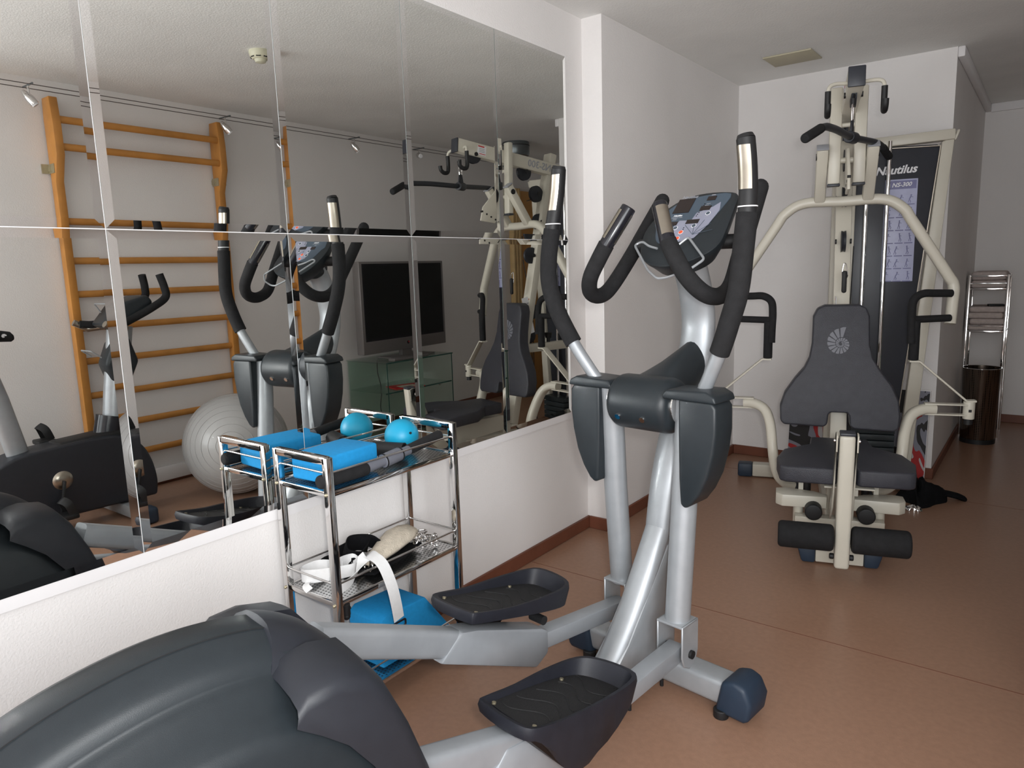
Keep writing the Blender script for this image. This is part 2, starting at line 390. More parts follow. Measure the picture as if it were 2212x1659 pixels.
# base frame: rear beam, slanted spine and gusset
b=MB(); b.beam((0,-1.9,.055),(0,-.15,.055),.09,.06,bev=.012)
b.prism([(-.30,.03),(.065,.03),(.085,.10),(.10,.44),(.055,.475),(-.16,.22),(-.30,.10)],'x',-.046,.046,bev=.014)
b.tube(smooth([(0,-.42,.07),(0,-.26,.115),(0,-.12,.245),(0,-.02,.385),(0,.055,.50)],5),.05,n=20,sec=(.042,.031))
base=b.build('base_frame','silver',E,ang=40)
for y in (-.14,.03):
    b=MB(); b.cyl((.03,y,0),(.03,y,.034),.006,10); b.build('bolt','black',base)
# rear stabiliser hidden behind the shroud
b=MB(); b.beam((-.27,-1.88,.05),(.27,-1.88,.05),.07,.06,bev=.01); b.build('rear_foot_bar','silver',E)
ff=MB(); ff.beam((-.27,.055,.068),(.29,.055,.068),.085,.078,bev=.016,seg=3); ffo=ff.build('front_foot_bar','silver',E)
for s in (-1,1):
    c=MB(); c.prism([(.225,.015),(.245,.115),(.285,.128),(.318,.118),(.338,.075),(.330,.02),(.315,.012)],'y',-.0,.115,bev=.014,seg=3)
    bm=c.bm; bmesh.ops.scale(bm,vec=Vector((s,1,1)),verts=bm.verts)
    cap=c.build('foot_cap','navy',ffo)
    b=MB(); b.cyl((s*.243,.012,0),(s*.243,.012,.026),.022,18,bev=.003); b.build('levelling_foot','black',ffo)
# column (curved)
b=MB(); pth=smooth([(0,.045,.46),(0,.095,.66),(0,.175,.84),(0,.245,.98),(0,.277,1.10),(0,.262,1.20),(0,.225,1.29),(0,.19,1.35)],6)
b.tube(pth,.05,n=24,sec=(.036,.056),up=(1,0,0),rs=[.72+.28*min(1,i/14) for i in range(len(pth))]); b.build('console_column','silver',E)
# pivot housing: barrel plus saddle rising to the column
b=MB(); b.cyl((-.105,0,.902),(.105,0,.902),.081,40,bev=.03)
rg=[]
for t in range(9):
    k=t/8; y=-.02+.25*k; top=.972+.098*(k**1.05); bot=.845+.06*k; w=.098-.045*k+.0*math.sin(k*PI)
    if k<.25: w=.098-.03*k
    ring=[]
    for j in range(20):
        a=2*PI*j/20; ca,sa=math.cos(a),math.sin(a)
        zc=(top+bot)/2; hz=(top-bot)/2
        wj=w*(1 if sa<0 else 1-.45*sa*min(1,k*2))
        ring.append(Vector((wj*math.copysign(abs(ca)**.8,ca),y+ (.03*k*sa),zc+hz*math.copysign(abs(sa)**.85,sa))))
    rg.append(ring)
b.loft(rg); ph=b.build('pivot_housing','slate',E,ang=60)
for u in (-.055,.03):
    b=MB(); b.cyl((u,-.076,.866),(u,-.060,.874),.009,12); b.build('screw','chrome',ph)
for s in (-1,1):
    b=MB(); b.cyl((s*.10,0,.905),(s*.112,0,.905),.052,28); b.build('axle_collar','chrome',ph)
# swing arms
def swing(s,yb,toff):
    x=.142*s
    b=MB(); b.tube([(x,.005+toff*.4,.945),(x,yb*.5,.62),(x,yb,.29)],.036,n=24); tube=b.build('swing_arm','silver',E)
    # yoke
    y=MB(); 
    for q in (-1,1): y.prism([(yb-.042,.205),(yb-.03,.175),(yb,.160),(yb+.03,.175),(yb+.042,.205),(yb+.042,.300),(yb-.042,.300)],'x',x+q*.040-.003,x+q*.040+.003,bev=.002,seg=1)
    y.bb((x-.043,yb-.042,.292),(x+.043,yb+.042,.300),bev=.003); y.build('yoke','silver',tube)
    y=MB(); y.cyl((x-.052,yb,.205),(x+.052,yb,.205),.012,14); y.build('yoke_bolt','black',tube)
    # leaf cover on the outer side
    pr=[(.150,.942),(.250,.942),(.262,.925),(.263,.86),(.256,.80),(.240,.735),(.217,.685),(.192,.650),(.172,.636),(.158,.646),(.153,.72),(.150,.85)]
    c=MB(); c.prism([(s*a,z) for a,z in pr],'y',-.050+toff,.045+toff,bev=.014,seg=3); c.build('arm_cover','slate',tube)
    c=MB(); c.prism([(s*a,z) for a,z in [(.104,.938),(.102,.950),(.114,.964),(.235,.968),(.260,.956),(.266,.938)]],'y',-.056+toff,.052+toff,bev=.010,seg=4); c.build('cover_lid','slate',tube)
    up=smooth([(.182,.0,.945),(.215,-.012,1.0),(.254,-.024,1.067),(.300,-.034,1.16),(.332,-.036,1.24),(.342,-.030,1.32),(.336,-.02,1.42),(.322,-.01,1.53),(.313,-.009,1.600)],6)
    up=[(s*p.x-.014*min(1,max(0,(p.z-.95)/.2))-(.020*math.exp(-((p.z-1.31)/.13)**2) if s>0 else -.006*math.exp(-((p.z-1.5)/.15)**2)),p.y+toff*.3,p.z) for p in up]
    i0=next(i for i,p in enumerate(up) if p[2]>1.06); i1=next(i for i,p in enumerate(up) if p[2]>1.435)
    c=MB(); c.tube(up[:i0+3],.019,n=18); c.build('lever_bar','silver',tube)
    c=MB(); c.tube(up[i0:i1],.0265,n=20); c.build('foam_grip','foam',tube)
    c=MB(); c.tube(up[i1-1:],.023,n=20,rs=None); 
    c.cyl(up[-1],(up[-1][0]-.002*s,up[-1][1],up[-1][2]+.010),.023,20,r2=.019); g=c.build('pulse_grip','black',tube)
    j0=next(i for i,p in enumerate(up) if p[2]>1.462); j1=next(i for i,p in enumerate(up) if p[2]>1.572)
    e=MB(); seg=up[j0:j1+1]; rg=[]
    for p in seg: rg.append([Vector((p[0]+.0244*math.cos(a),p[1]+.0244*math.sin(a),p[2])) for a in [R(-168+(k*14)) for k in range(10)]])
    e.loft(rg,cap=False,closed=False)
    e.build('contact_plate','elec',tube)
    e=MB(); e.cyl((up[i1][0],up[i1][1],up[i1][2]-.004),(up[i1][0],up[i1][1],up[i1][2]-.001),.0245,20); e.build('grip_ring','white',tube)
swing(-1,.060,.010); swing(1,-.062,-.030)
# pedal rails
def rail(s,path,yb):
    x=.142*s
    b=MB(); p=[Vector((x,a,z)) for a,z in path]
    b.tube([p[0],p[1]],.04,n=16,sec=(.030,.036),square=5); b.beam(p[1],p[2],.05,.06,bev=.006); b.beam(p[2],Vector((.142*s,yb,.205)),.052,.050,bev=.006)
    r=b.build('pedal_rail','silverd',E)
    b=MB(); q=p[1]; w=p[2]
    
    b.prism([(-.725,.347),(-.655,.405),(-.60,.390),(-.36,.298),(-.335,.283),(-.335,.215),(-.385,.188)] if s<0 else [(-.86,.215),(-.78,.290),(-.70,.280),(-.47,.222),(-.43,.205),(-.42,.150),(-.50,.110),(-.72,.150)],'x',x-.034,x+.034,bev=.008)
    b.build('pedal_bracket','silverd',r)
    return r
rL=rail(-1,[(-1.04,.530),(-.60,.343),(-.335,.247)],.060)
rR=rail(1,[(-1.00,.345),(-.62,.235),(-.42,.185)],-.062)
def pedal(r,s,cx,yr,zr,yf,zf,name='pedal'):
    # outline in pedal plane: v along length 0..1, u lateral
    L=Vector((0,yf-yr,zf-zr)); n=Vector((0,-(zf-zr),yf-yr)).normalized(); o=Vector((cx,yr,zr))
    def P(u,v,h): return o+Vector((u,0,0))+L*v+n*h
    out=[(-.074,.015),(-.086,.06),(-.094,.35),(-.098,.62),(-.090,.86),(-.065,.98),(.0,1.04),(.070,1.03),(.092,.90),(.096,.62),(.090,.35),(.086,.10),(.066,.0),(-.01,-.012)]
    out=[(p.x,p.y) for p in smooth([(u,v,0) for u,v in out],3,closed=True)]
    if s<0: out=[(-u,v) for u,v in out][::-1]
    hh=lambda v: .012+.032*max(0,(v-.30)/.7)**1.1
    def ring(k,h0,wv=0): return [P(u*k,.5+(v-.5)*(k+.02),(hh(v)-.01)*wv+h0) for u,v in out]
    drop=lambda u,v: -.022-.112*max(0,math.sin(PI*min(1,max(0,(v-.05)/.95))))**1.3*max(0,min(1,(u*s+.02)/.09))
    rg=[[P(u*.80,.5+(v-.5)*.86,drop(u,v)*1.0) for u,v in out],[P(u*.96,.5+(v-.5)*.97,drop(u,v)*.75) for u,v in out],[P(u,v,hh(v)-.012) for u,v in out],[P(u*.985,.5+(v-.5)*.985,hh(v)) for u,v in out],[P(u*.90,.5+(v-.5)*.93,hh(v)-.001) for u,v in out],[P(u*.83,.5+(v-.5)*.86,.0) for u,v in out]]
    b=MB(); b.loft(rg); pd=b.build('pedal','pedal',r,ang=50)
    # ribbed tread
    b=MB(); 
    inner=[(u*.82,.5+(v-.5)*.85) for u,v in out]
    b._add([P(u,v,.0018) for u,v in inner],[tuple(range(len(inner)))])
    for k in range(5):
        c=.20+.15*k; pts=[P(a*.062,c+.06*math.sin(a*2.6+k),.0022) for a in [t/8 for t in range(-8,9)]]
        b.tube(pts,.0018,n=6)
    b.build('tread','tread',r)
    for u,v in ((-.062,.10),(.062,.10),(-.066,.72),(.066,.72)):
        b=MB(); b.cyl(P(u,v,.001),P(u,v,.006),.005,10); b.build('pedal_screw','bracket',r)
pedal(rL,-1,-.145,-.668,.462,-.275,.372); pedal(rR,1,.158,-.780,.350,-.405,.268)
for r,(x,y,z) in ((rL,(-.105,-.375,.335)),(rR,(.11,-.50,.235))):
    b=MB(); b.cyl((x-.03,y,z),(x+.018,y,z),.013,14); b.build('pivot_bolt','black',r)
# console
cn=Vector((0,-1,1)).normalized(); cu=Vector((0,1,1)).normalized(); c0=Vector((.02,.144,1.388))
def CP(x,y,z):  # console-plane point given forward coordinate of photo-plane
    return Vector((x,y,z))
def cpl(x,t,h=0): return Vector((x,c0.y,c0.z))+cu*t+cn*h
outl=[(-.105,-.035),(-.118,.02),(-.108,.075),(-.075,.125),(-.03,.160),(.03,.172),(.10,.168),(.140,.150),(.150,.09),(.158,.02),(.160,-.045),(.135,-.085),(.08,-.118),(.02,-.13),(-.04,-.118),(-.085,-.080)]
outl=[(p.x,p.y) for p in smooth([(a,b,0) for a,b in outl],3,closed=True)]
b=MB(); rg=[]
for h,k in ((-.085,.45),(-.06,.75),(-.03,.94),(-.010,1.),(-.002,1.),(0,.985)):
    rg.append([cpl(.02+(x-.02)*k,.02+(t-.02)*k-(.02 if h<-.05 else 0),h) for x,t in outl])
b.loft(rg); cons=b.build('console','slate',E,ang=45)
face=[(-.082,.03),(-.094,.05),(-.070,.112),(-.02,.148),(.05,.160),(.118,.156),(.112,.10),(.095,.045),(.07,-.005),(.03,-.030),(-.03,-.040),(-.06,-.02)]
face=[(p.x,p.y) for p in smooth([(a,c,0) for a,c in face],3,closed=True)]
b=MB(); b.loft([[cpl(x,t,0.0) for x,t in face],[cpl(x*.995,t,.0015) for x,t in face]]); b.build('face_plate','console',cons)
def plate(nm,pts,m,h=.0022):
    b=MB(); b.loft([[cpl(x,t,.0012) for x,t in pts],[cpl(x,t,h) for x,t in pts]]); return b.build(nm,m,cons,ang=20)
def rc(x0,t0,x1,t1): return [(x0,t0),(x1,t0),(x1,t1),(x0,t1)]
T=lambda z:(z-1.388)*math.sqrt(2)
plate('pale_area',[(.015,T(1.361)),(.07,T(1.372)),(.095,T(1.41)),(.108,T(1.45)),(.098,T(1.475)),(.08,T(1.462)),(.035,T(1.447)),(.03,T(1.425)),(-.01,T(1.427)),(-.02,T(1.41)),(-.015,T(1.375))],'cpale')
plate('display',rc(-.051,T(1.451),.005,T(1.494)),'screen',.003)
for r_ in (rc(.047,T(1.483),.075,T(1.495)),rc(.040,T(1.453),.074,T(1.466)),rc(.016,T(1.415),.058,T(1.427)),rc(-.038,T(1.413),-.013,T(1.424))): plate('small_display',r_,'screen',.003)
def disc(nm,x,z,r,m,h): 
    b=MB(); b.cyl(cpl(x,T(z),.001),cpl(x,T(z),h),r,20); return b.build(nm,m,cons)
for x,z in ((.075,1.443),(.049,1.408),(-.011,1.405),(-.012,1.388)): disc('button_ring',x,z,.0080,'white',.0026); disc('button',x,z,.0062,'console',.0032)
for x,z in ((.016,1.391),(.015,1.373)): disc('stop_button_ring',x,z,.0080,'white',.0026); disc('stop_button',x,z,.0065,'orange',.0034)
for x,z in ((.047,1.473),(.047,1.468),(.043,1.447),(.041,1.442),(.040,1.437),(.018,1.404),(.019,1.399)):
    disc('indicator',x,z,.0018,'black',.003)
b=MB()
for x,z in ((.060,1.473),(.057,1.468),(.053,1.447),(.051,1.442),(.052,1.437),(.075,1.433),(.052,1.398),(-.011,1.396),(.062,1.498),(.062,1.500),(-.03,1.433),(-.03,1.430)):
    b.box(cpl(x,T(z),.0026),(.013,.0016,.0003),rot=frame3((0,0,0),(1,0,0),cu).to_3x3())
b.build('small_lettering','greyprint',cons)
text('maker_name','Nautilus',.016,frame3(cpl(-.018,T(1.4995),.0018),(1,0,0),cu),'greyprint',cons,shear=.25)
text('maker_badge','Nautilus',.0085,frame3(cpl(-.026,T(1.443),.0018),(1,0,0),cu),'white',cons,shear=.25,bold=.0002)
text('model_line','COMMERCIAL SERIES',.004,frame3(cpl(-.026,T(1.437),.0018),(1,0,0),cu),'greyprint',cons)
# web lines on the pale area
b=MB()
for a in (15,45,75,105,135): 
    q=Vector((math.cos(R(a)),math.sin(R(a)))); b.beam(cpl(.06,T(1.382),.0026),cpl(.06+q.x*.06,T(1.382)+q.y*.06,.0026),.0014,.0004,up=cn)
b.build('web_lines','console',cons)
# wire book rest
wr=[(.030,.080,1.342),(.064,.109,1.376),(.154,.044,1.311),(.119,.015,1.281),(.064,-.003,1.264),(.035,-.005,1.261),(-.011,.017,1.284),(-.112,.094,1.361),(-.090,.104,1.371),(-.056,.088,1.355),(-.022,.080,1.347)]
b=MB(); b.tube(fillet(wr,.012,4),.0036,n=8); b.build('book_rest','silver',cons)
b=MB(); b.prism([(.105,1.30),(.16,1.28),(.235,1.31),(.24,1.37),(.12,1.35)],'x',-.055,.075,bev=.02,seg=3); b.build('console_neck','slate',E)
# fixed handlebars
for s in (-1,1):
    ex,ey=(.208,.250) if s>0 else (.178,.345)
    hp=smooth([(ex,ey,1.508),(ex*.68+.065,ey*.68+.029,1.415),(ex*.36+.130,ey*.36+.058,1.322),(.203,.105,1.242),(.202,.055,1.214),(.196,.005,1.213),(.184,-.035,1.232),(.160,-.060,1.270),(.128,-.062,1.320),(.102,-.058,1.362)],6)
    hp=[(s*p.x,p.y,p.z) for p in hp]
    b=MB(); b.tube(hp,.0235,n=20); b.sphere(hp[0],.0235,16); h=b.build('fixed_handlebar','foam',E)
    a=Vector((s*.102,-.058,1.362)); c=Vector((s*.050,-.019,1.464)); d=(c-a).normalized()
    b=MB(); b.cyl(a-d*.01,c,.0215,22,bev=.004); g=b.build('pulse_grip','gloss',h)
    for side in (-1,1):
        X=Vector((s*.75,-.66,0)); X=(X-d*X.dot(d)).normalized(); Z=X.cross(d)
        b=MB(); rg=[]
        for t in (.012,.104): rg.append([a+d*t+X*(.0226*math.cos(q))+Z*(.0226*math.sin(q)) for q in [R((0 if side<0 else 180)+w) for w in range(-48,49,12)]])
        b.loft(rg,cap=False,closed=False); b.build('contact_plate','elec',g)
    b=MB(); b.tube([(s*.06,.17,1.36),(s*.165,.20,1.36)],.021,n=14); b.build('handlebar_mount','black',h)

# ------------------------------------------------------------------ chrome trolley beside the mirror wall
def perf(name,axis='xy',sp=.0125,r=.26,col=(.62,.62,.62)):
    m=mat(name,col,.25,1.); nt=m.node_tree; b=nt.nodes['Principled BSDF']
    tc=nt.nodes.new('ShaderNodeTexCoord'); sx=nt.nodes.new('ShaderNodeSeparateXYZ'); nt.links.new(tc.outputs['Object'],sx.inputs[0])
    def M_(op,*a):
        n=nt.nodes.new('ShaderNodeMath'); n.operation=op
        for i,v in enumerate(a):
            if isinstance(v,(int,float)): n.inputs[i].default_value=v
            else: nt.links.new(v,n.inputs[i])
        return n.outputs[0]
    u=M_('DIVIDE',sx.outputs['X'],sp); v=M_('DIVIDE',sx.outputs['Y'],sp)
    row=M_('FLOOR',v); u=M_('ADD',u,M_('MULTIPLY',row,.5))
    fu=M_('SUBTRACT',M_('FRACT',u),.5); fv=M_('SUBTRACT',M_('FRACT',v),.5)
    d=M_('SQRT',M_('ADD',M_('MULTIPLY',fu,fu),M_('MULTIPLY',fv,fv)))
    k=M_('GREATER_THAN',d,r)
    mx=nt.nodes.new('ShaderNodeMix'); mx.data_type='RGBA'; mx.inputs[6].default_value=(.02,.02,.02,1); mx.inputs[7].default_value=(*col,1)
    nt.links.new(k,mx.inputs[0]); nt.links.new(mx.outputs[2],b.inputs['Base Color'])
    nt.links.new(k,b.inputs['Metallic'])
    return m
M['perf']=perf('perforated_steel')
TR=thing('trolley','chrome three-shelf trolley standing against the wall below the mirrors','trolley',(.143,1.43,0))
tx=(-.111,.111); ty=(-.252,.252)
for i,x in enumerate(tx):
    for j,y in enumerate(ty):
        MB().bb((x-.011,y-.011,.006),(x+.011,y+.011,.815),bev=.0025).build('leg','chrome',TR)
for y in ty:
    b=MB(); b.bb((tx[0],y-.011,.795),(tx[1],y+.011,.817),bev=.0025); b.build('top_bar','chrome',TR)
for z,zw,nm_ in ((.712,(.770,.745),'top'),(.392,(.450,),'mid'),(.088,(.146,),'low')):
    b=MB(); b.bb((tx[0]-.004,ty[0]-.004,z),(tx[1]+.004,ty[1]+.004,z+.003)); sf=b.build('shelf_plate','perf',TR)
    for x in tx:
        b=MB(); b.beam((x,ty[0],z-.001),(x,ty[1],z-.001),.012,.016,bev=.003); b.build('shelf_rim','chrome',sf)
    for y in ty:
        b=MB(); b.beam((tx[0],y,z-.001),(tx[1],y,z-.001),.012,.016,bev=.003); b.build('shelf_rim','chrome',sf)
    w0=zw[0]
    for x in tx: MB().cyl((x,ty[0],w0),(x,ty[1],w0),.0032,10).build('guard_wire','chrome',TR)
    for y in ty: MB().cyl((tx[0],y,w0),(tx[1],y,w0),.0032,10).build('guard_wire','chrome',TR)
    if nm_=='top': MB().cyl((tx[0],ty[0],.745),(tx[0],ty[1],.745),.0032,10).build('guard_wire','chrome',TR)
    for x in tx:
        for y in ty: MB().sphere((x*1.0,y+math.copysign(.0125,y),z),.005,10).build('fixing_screw','bracket',TR)
# things on the top shelf
def rotz(a): return Matrix.Rotation(a,3,'Z')
tag(MB().box((.132,1.303,.762),(.146,.205,.076),rot=R(4),bev=.008,seg=3).build('foam_block','blue'),'blue foam yoga block lying on the top shelf of the trolley','foam block')
bl=D.objects['foam_block']
tag(MB().sphere((.110,1.594,.772),.056,36).build('exercise_ball','teal'),'small turquoise exercise ball resting on the trolley, top shelf','ball')
b=MB(); b.cyl((.110+.053,1.594-.012,.790),(.110+.0565,1.594-.013,.7905),.004,12); b.build('valve','black',D.objects['exercise_ball'])
st=thing('massage_stick','long grey roller stick with black foam grips on the trolley top shelf','exercise stick',(.225,1.40,.715))
pS=[Vector(p)-Vector((.225,1.40,.715)) for p in ((.232,1.160,.745),(.2325,1.335,.7435),(.229,1.505,.760),(.227,1.652,.777))]
MB().cyl(pS[0],pS[1],.0195,22,bev=.010).build('foam_grip','foam',st)
MB().cyl(pS[2],pS[3],.0165,22,bev=.004).build('foam_grip','foam',st)
MB().cyl(pS[1]-Vector((0,.01,0)),pS[2]+Vector((0,.01,0)),.0145,20).build('tube','tube',st)
q=pS[1].lerp(pS[2],.36); q2=pS[1].lerp(pS[2],.78)
b=MB(); b.cyl(q,q2,.021,22,bev=.003); sl=b.build('sleeve','tube',st)
for k in (.05,.97):
    p=q.lerp(q2,k); d=(q2-q).normalized(); MB().cyl(p-d*.002,p+d*.002,.0225,22).build('ring','black',sl)
b=MB(); rg=[]
for t in range(9):
    k=t/8; c=Vector((.075+.10*k,1.505+.035*k,.742)); ax=Vector((.94,.34,0)).normalized(); X=Vector((-.34,.94,0)); r_=.026
    rg.append([c+X*(r_*math.cos(a))+Vector((0,0,r_*math.sin(a))) for a in [R(-35+v*25) for v in range(11)]]+[c+X*((r_-.003)*math.cos(a))+Vector((0,0,(r_-.003)*math.sin(a))) for a in [R(-35+v*25) for v in range(10,-1,-1)]])
b.loft(rg); tag(b.build('half_tube','black'),'black split half tube lying in front of the turquoise ball','pad')
b=MB(); b.sphere((.10,1.47,.727),.012,16); b.cyl((.10,1.47,.725),(.135,1.46,.725),.006,12); tag(b.build('chrome_knob','chrome'),'small chrome knob beside the blue block, trolley top shelf','knob')
# ribbons
def ribbon(name,path,w,m,wdir=(0,0,1),twist=None,th=.0014,n=6,parent=None):
    P=smooth(path,n); N=len(P); b=MB(); rg=[]
    for i,p in enumerate(P):
        t=(P[min(i+1,N-1)]-P[max(i-1,0)]).normalized(); k=i/(N-1)*(len(path)-1)
        W=Vector(wdir if twist is None else [0,0,1]) 
        if twist is not None:
            i0=min(int(k),len(twist)-2); f_=k-i0; W=Vector(twist[i0]).lerp(Vector(twist[i0+1]),f_)
        W=(W-t*W.dot(t)); W.normalize(); nn=t.cross(W)*th*.5
        rg.append([p-W*w/2-nn,p+W*w/2-nn,p+W*w/2+nn,p-W*w/2+nn])
    b.loft(rg); return b.build(name,m,parent,ang=60)
zs=.398
rb=ribbon('webbing_strap',[(.12,1.31,zs+.024),(.055,1.275,zs+.026),(.048,1.215,zs+.024),(.095,1.20,zs+.030),(.15,1.25,zs+.034),(.17,1.32,zs+.030),(.12,1.345,zs+.036),(.13,1.27,zs+.044),(.19,1.225,zs+.034),(.228,1.21,zs+.026),(.222,1.265,zs+.03),(.20,1.335,zs+.070),(.232,1.338,zs+.074),(.262,1.345,zs+.052),(.280,1.357,zs-.01),(.283,1.368,zs-.07),(.281,1.378,zs-.128)],.040,'webb',
   twist=[(0,0,1)]*4+[(.2,.3,1)]*4+[(.3,.5,.9),(.2,.3,1),(.3,.2,.9),(.1,1,.3),(0,1,.1),(0,1,0),(0,1,0),(0,1,0),(0,1,0)])
tag(rb,'coiled white webbing strap hanging over the trolley middle shelf','strap')
b=MB(); b.tube(fillet([(.281,1.352,.262),(.281,1.404,.262),(.281,1.404,.243),(.281,1.352,.243)],.005,3,closed=True),.003,n=8,closed=True); b.build('buckle','gloss',rb)
ribbon('strap_tail',[(.06,1.33,zs+.008),(.08,1.26,zs+.01),(.10,1.19,zs+.012),(.13,1.178,zs+.004)],.022,'webb',twist=[(1,0,.4),(1,0,.5),(1,.1,.3),(1,.3,0)],parent=rb)
bs=thing('harness_strap','crumpled black strap with metal rings on the trolley middle shelf','strap',(.07,1.40,zs))
pts=[]
ribbon('strap_band',[(-.04,-.05,.025),(-.02,.02,.045),(.03,.03,.05),(.05,-.02,.035),(.02,-.05,.04),(-.02,-.01,.06),(.01,.05,.055),(.05,.06,.04)],.045,'cloth',twist=[(0,0,1),(.3,0,1),(0,.4,1),(.5,0,.8),(0,.3,1),(.3,.3,1),(.4,0,1),(0,0,1)],th=.004,parent=bs)
ribbon('strap_band',[(-.05,-.09,.016),(0,-.075,.03),(.05,-.06,.022),(.075,-.02,.03),(.05,.03,.02),(.08,.06,.03),(.06,.10,.028)],.040,'cloth',twist=[(1,0,.3),(.5,0,1),(0,.4,1),(1,0,.4),(.2,0,1),(.4,0,1),(0,0,1)],th=.004,parent=bs)
ribbon('strap_band',[(.06,-.09,.012),(.09,-.03,.012),(.12,.03,.008)],.05,'cloth',twist=[(1,0,.1),(1,0,.2),(1,0,.1)],th=.004,parent=bs)
b=MB(); b.tube([Vector((.115+.018*math.cos(a),-.045+.004*math.sin(a),.026+.018*math.sin(a))) for a in [2*PI*k/24 for k in range(24)]],.0022,n=8,closed=True); b.build('metal_ring','chrome',bs)
fl_=thing('fleece_cuff','cream fleece ankle cuff with a steel ring on the trolley middle shelf','cuff',(.145,1.49,zs))
b=MB(); rg=[]
axp=[(.028,-.125,.030),(.018,-.08,.034),(.003,-.02,.042),(-.018,.045,.048),(-.035,.10,.045),(-.042,.125,.035)]
for k,p in enumerate(axp):
    w=[.012,.034,.044,.050,.046,.018][k]; h=[.008,.016,.024,.030,.026,.010][k]
    rg.append([Vector(p)+Vector((w*math.cos(a)*.9,w*math.cos(a)*.35,h*math.sin(a)))*(1+.04*math.sin(7*a+k)) for a in [2*PI*j/22 for j in range(22)]])
b.loft(rg); b.build('fleece_body','fleece',fl_,ang=80)
ribbon('backing_strap',[(.055,-.15,.010),(.045,-.07,.012),(.030,.02,.013),(.005,.10,.014)],.050,'cloth',twist=[(1,.3,.2)]*4,th=.006,parent=fl_)
b=MB(); b.tube([Vector((.035+.010*math.sin(a),-.150+.026*math.cos(a),.028+.024*math.sin(a))) for a in [2*PI*k/28 for k in range(28)]],.0026,n=8,closed=True); b.build('steel_ring','elec',fl_)
# chain: interlinked links
ch=thing('steel_chain','small heap of galvanised chain links at the far end of the middle shelf','chain',(.195,1.60,zs))
random.seed(3)
for k in range(15):
    a=k*.95; rr=.018+.016*random.random(); c=Vector((rr*math.cos(a)*1.1-.012,rr*math.sin(a)*1.25,.012+.028*random.random()+(.02 if k in(3,4) else 0)))
    q=Matrix.Rotation(random.uniform(0,6.28),4,'Z')@Matrix.Rotation(random.uniform(-1.2,1.2),4,'X')@Matrix.Rotation(random.uniform(-.9,.9),4,'Y')
    pl=[c+q@Vector((.0080*math.cos(t),.0125*math.sin(t)+math.copysign(.007,math.sin(t)),0)) for t in [2*PI*(j+.5)/16 for j in range(16)]]
    MB().tube(pl,.0030,n=7,closed=True).build('chain_link','chrome',ch)
b=MB(); b.prism([(-.08,.014),(-.08,.165),(-.055,.180),(.115,.170),(.225,.025),(.225,.008)],'x',-.075,.075,bev=.006)
bw=b.build('foam_wedge','blue'); bw.location=(.150,1.435,.086); tag(bw,'blue foam wedge sitting on the bottom shelf of the trolley','foam wedge')
b=MB(); b.cyl((.255,1.205,.352),(.255,1.205,.383),.012,14); b.sphere((.255,1.205,.347),.011,14); b.cyl((.255,1.195,.368),(.255,1.218,.368),.006,10); b.build('castor_stop','black',TR)
TR.location=(.143,1.43,0)
D.objects['castor_stop'].location=(-.143,-1.43,0)

# ------------------------------------------------------------------ multi gym (local x lateral, -y toward the user side)
GY=thing('multi_gym','cream multi gym station with graphite pads and a weight stack','exercise machine',(.975,3.675,0),R(16.4))
def g(a,f,z): return (a,-f,z)
def GB(a,f,z,da,df,dz,bev=.004): return MB().box(g(a,f,z),(da,df,dz),bev=bev)
# frame
def gpart(nm,b,m='cream',par=None): return b.build(nm,m,par or GY)
b=MB(); b.beam(g(-.40,-.72,.045),g(.40,-.72,.045),.075,.075,bev=.006); rf=gpart('rear_foot_bar',b)
for s in (-1,1):
    b=MB(); b.beam(g(s*.40,-.72,.043),g(s*.485,-.72,.043),.082,.082,bev=.012); gpart('foot_cap',b,'navy',rf)
b=MB(); b.beam(g(-.095,.53,.045),g(.095,.53,.045),.075,.075,bev=.006); ft=gpart('front_foot_bar',b)
for s in (-1,1):
    b=MB(); b.prism([(s*.095,.085),(s*.172,.085),(s*.150,.004),(s*.095,.004)],'y',-.575,-.488,bev=.010); gpart('foot_cap',b,'navy',ft)
b=MB(); b.beam(g(0,.55,.045),g(0,-.76,.045),.07,.07,bev=.006); gpart('base_beam',b)
b=MB(); b.beam(g(.015,.035,.30),g(.015,-.345,2.03),.052,.075,up=(1,0,0),bev=.007); up_=gpart('main_upright',b)
b=MB(); b.beam(g(.015,.035,.30),g(.0,.035,.06),.052,.07,up=(1,0,0),bev=.006); gpart('lower_upright',b)
b=MB(); b.tube(fillet([g(.015,-.0095,1.34),g(.015,-.038,1.135)],.01),.014,n=16,sec=(.013,.004)); 
b=MB(); b.beam(g(.015,-.020,1.335-.09),g(.015,-.020,1.14),.022,.02,bev=.009); so=gpart('slot',b,'black',up_)
so.location=(0,-.022,0); so.rotation_euler=(0,0,0)
for z,fz in ((1.60,-.25),(1.42,-.21),(1.24,-.165),(1.86,-.31)):
    for s in (-1,1):
        b=MB(); b.cyl(g(.015+s*.026,fz,z),g(.015+s*.030,fz,z),.014,16); gpart('bolt_cap',b,'black',up_)
b=MB(); b.prism([(-.30+.0,1.0)],'x',0,0) if 0 else None
b=MB(); b.box(g(-.0125,-.105,1.0),(.002,.05,.24),rot=Matrix.Rotation(R(12.4),3,'X')); lab=gpart('warning_label',b,'white',up_)
b=MB()
for k in range(9): b.box(g(-.0137,-.086-.012*0-.0035*k*.9-.0,.93+.019*k),(.0004,.034,.006),rot=Matrix.Rotation(R(12.4),3,'X'))
gpart('label_text',b,'greyprint',lab)
b=MB(); b.box(g(-.0137,-.128,1.108),(.0006,.036,.008),rot=Matrix.Rotation(R(12.4),3,'X')); gpart('label_heading',b,'red',lab)
